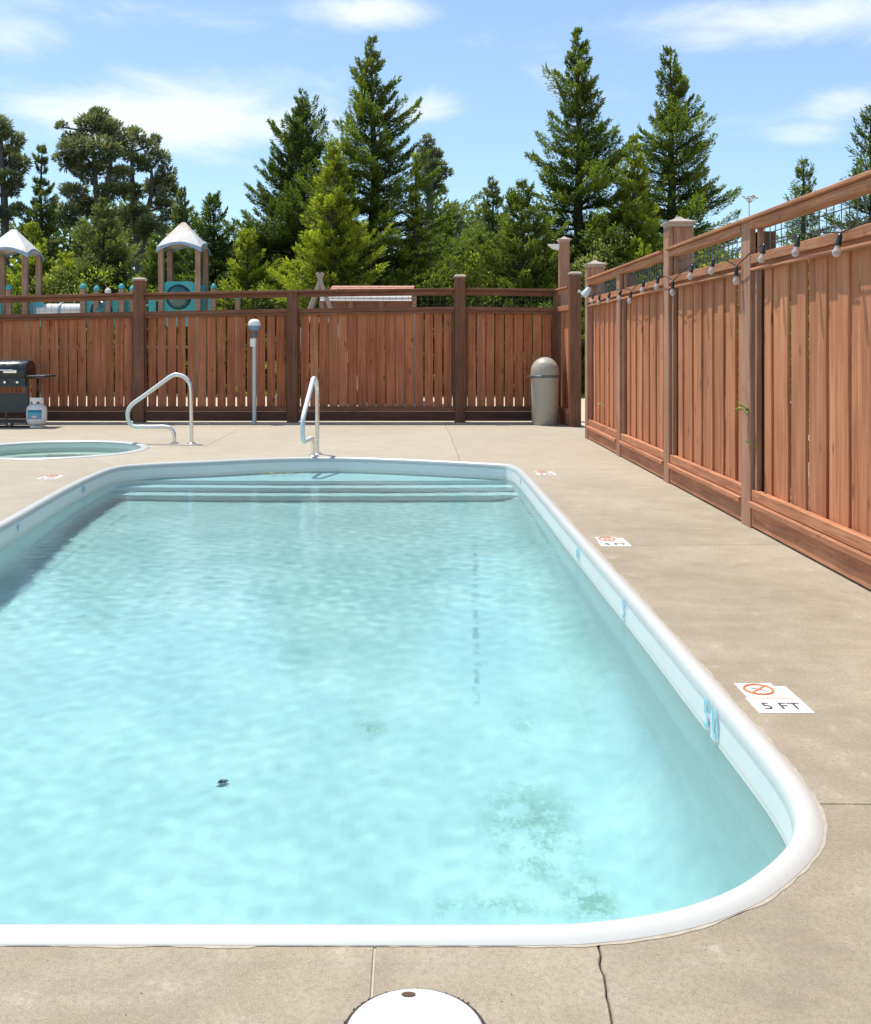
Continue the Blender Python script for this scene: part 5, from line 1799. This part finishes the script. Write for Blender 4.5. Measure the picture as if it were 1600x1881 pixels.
pine(56, [[(12, 600), (8, 400), (4, 300), (0, 240)]],
     [(5, 240, 30, 20), (30, 262, 22, 18), (0, 285, 34, 22), (30, 300, 24, 18), (-10, 330, 34, 20), (24, 345, 22, 14), (0, 395, 30, 16), (-30, 270, 30, 30), (30, 330, 18, 12), (40, 390, 22, 14)],
     'dark pine cut off by the left edge of the picture', 53)
pine(46, [[(790, 600), (790, 420), (788, 320), (784, 260)]],
     [(783, 262, 16, 14), (775, 282, 20, 12), (792, 288, 22, 14), (802, 312, 24, 12), (778, 308, 18, 11), (815, 322, 16, 9), (798, 336, 20, 10), (770, 325, 12, 8), (808, 348, 15, 7), (782, 352, 14, 8)],
     'small dark pine with layered clumps right of the tallest middle conifer', 54, dens=22, leaf=0.24)
pine(44, [[(835, 600), (834, 430), (832, 385)]], [(832, 386, 10, 8), (826, 400, 12, 8), (840, 404, 12, 8), (832, 420, 18, 12)],
     'slender little tree in the gap right of the small pine', 55, dens=24, leaf=0.22, name='young_tree')

# ---- far treeline, one mass
R = np.random.default_rng(77)
blobs = []
for px in range(-260, 1700, 17):
    h = 452 + 22 * math.sin(px * 0.021) + 14 * math.sin(px * 0.067 + 1) + R.uniform(-8, 8)
    if px < 350: h -= 40
    if 780 < px < 960: h -= 46
    if px > 1330: h += 45
    Y = 66 + R.uniform(-4, 4)
    for q in range(5):
        zz = pz_(h + 12 + q * 30, Y)
        if zz > 0:
            blobs.append((pw(px, Y) + R.uniform(-.3, .3), Y, zz, 0.85 + R.uniform(0, .3), 0.9))
P, D, T = clump_points(R, blobs, 9)
n = len(P)
tl = quads_object('far_treeline', P, D, R.normal(0, 1, (n, 3)), R.uniform(0.3, 0.6, n), R.uniform(0.07, 0.14, n), T * 0.7, 'con_grey', None)
tag(tl, 'distant mass of woodland filling in behind the conifers', 'woodland')
tl['kind'] = 'stuff'

# ---- low hedge row under the trees
hl = [(30, 505, 28.2, .9), (110, 490, 27.3, 1.0), (235, 480, 27.2, 1.0), (345, 500, 28.5, 1.0), (432, 478, 25.5, 1.0), (500, 500, 25.2, 1.0), (560, 506, 24.8, .8), (655, 490, 25.4, 1.2), (742, 488, 25.5, 1.2),
      (820, 458, 25.8, 1.1), (880, 450, 25.2, 1.1), (950, 452, 25, 1.1), (1010, 470, 24.6, 1.1), (1085, 440, 24.5, 1.2), (1160, 430, 25, 1.2), (1240, 425, 25, 1.1), (1310, 440, 25, 1.0)]
words = ['beside the left tower', 'below the small bright conifer', 'under the bushy grey-green conifer', 'behind the right tower', 'right of the right tower', 'under the dark two-leader conifer', 'left of the log A-frame',
         'behind the left half of the shed roof', 'behind the right half of the shed roof', 'left of the tall fence cap post', 'just right of the tall fence cap post', 'midway between cap post and corner', 'left of the tall lamp post',
         'right of the tall lamp post', 'behind the far end of the right fence', 'behind the capped post of the right fence', 'at the foot of the dense right conifer']
for i, ((px, top, Y, rr), wd) in enumerate(zip(hl, words)):
    Y += 2.0 if Y < 27 else 0
    shrub(pw(px, Y), Y, pz_(top, Y), rr * 1.15, 'leafy green bush ' + wd, 100 + i, ['con_mid', 'con_grey', 'shrub', 'con_mid'][i % 4] if i not in (5, 7, 8, 14, 15) else 'con_dark', dens=120, leaf=0.085, group='bushes beyond the back fence', nbl=9)

# ---- shrubs seen through the wire of the right fence
rs = [(3.25, 12.6, 2.15, .75, 0), (3.3, 11.2, 2.25, .75, 0), (3.2, 9.9, 2.12, .7, 0), (3.35, 8.8, 2.05, .7, 5), (3.3, 7.6, 2.2, .75, 30), (3.25, 6.5, 2.15, .7, 60), (3.3, 5.4, 2.25, .75, 40), (3.5, 4.3, 2.2, .7, 10)]
rw = ['farthest along, by the flood light', 'second from the far end', 'behind the capped post', 'between the capped post and the wide post', 'few pale blossoms right of the wide post',
      'most pale blossoms, under the small conifer', 'pale blossoms near the rightmost bulbs', 'at the right picture edge']
for i, ((x, y, zt, rr, fw), wd) in enumerate(zip(rs, rw)):
    shrub(x, y, zt, rr, 'shrub behind the wire of the right fence, ' + wd, 140 + i, 'shrub' if i % 3 else 'con_mid', dens=150, leaf=0.06, group='shrubs outside the right fence', flowers=fw, nbl=9)

# dried umbel weed above the right fence
wx, wy = (1378 - CX) * 9.0 / FPX, 9.0
wd_ = thing('dried_weed', 'dry umbel flower stalk rising just above the right fence against the sky', 'weed', (wx, wy, GZ))
st = MB()
ztop = HC + (HY - 372) * 9 / FPX
st.tube([(wx, wy, GZ), (wx + 0.02, wy, 1.2), (wx - 0.01, wy, ztop)], [0.010, 0.007, 0.004], 5)
hub_ = []
r = random.Random(3)
for i in range(14):
    a = r.uniform(0, 6.28); q = r.uniform(0.02, 0.075)
    e = (wx + q * math.cos(a), wy + q * math.sin(a), ztop + 0.045 + r.uniform(-0.012, 0.012))
    st.tube([(wx - 0.01, wy, ztop - 0.005), e], [0.0022, 0.0016], 4, False)
    hub_.append(e)
st.build('stalk', 'dry_stalk', wd_)
um = MB()
for e in hub_:
    um.lathe([(0.001, -0.006), (0.011, 0.0), (0.012, 0.003), (0.001, 0.008)], e, 6)
um.build('flower_head', 'dry_stalk', wd_)

# vine sprigs poking through the right fence
def vine(px, py, side, label, seed, n=5, s=0.045):
    r = random.Random(seed)
    Y = (XR + 0.03) * FPX / (px - CX)
    z = HC + (HY - py) * Y / FPX
    t = thing('vine_sprig', label, 'vine', (XR + 0.03, Y, z))
    p0 = Vector((XR + 0.04, Y, z - 0.02))
    p1 = Vector((XR - 0.03, Y - 0.02, z + 0.01))
    MB().tube([p0, (p0 + p1) / 2 + Vector((0, 0, 0.012)), p1], [0.002, 0.0016, 0.001], 4, False).build('stem', 'leaf_bright', t)
    for i in range(n):
        c = p0.lerp(p1, (i + 0.6) / n) + Vector((r.uniform(-.01, .0), r.uniform(-.035, .035), r.uniform(-.02, .02)))
        d = Vector((-0.5, r.uniform(-1, 1), r.uniform(-.2, .5))).normalized()
        w = d.cross(Vector((r.uniform(-.3, .3), 0.2, 1))).normalized()
        q = s * r.uniform(.6, 1.1)
        MB().add([c, c + d * q * .5 + w * q * .32, c + d * q, c + d * q * .5 - w * q * .32, c + d * q * .5 + Vector((0, 0, 0.004))], [(0, 1, 4), (1, 2, 4), (2, 3, 4), (3, 0, 4)]).build('leaf', 'leaf_bright', t)
vine(1382, 752, 0, 'bright green vine leaves poking out beside the wide post of the right fence', 1, 9, 0.085)
vine(1392, 815, 0, 'tiny green sprig low beside the wide post of the right fence', 2, 4, 0.05)
vine(1112, 742, 0, 'faint green sprig on the farthest bay of the right fence', 3, 4, 0.06)
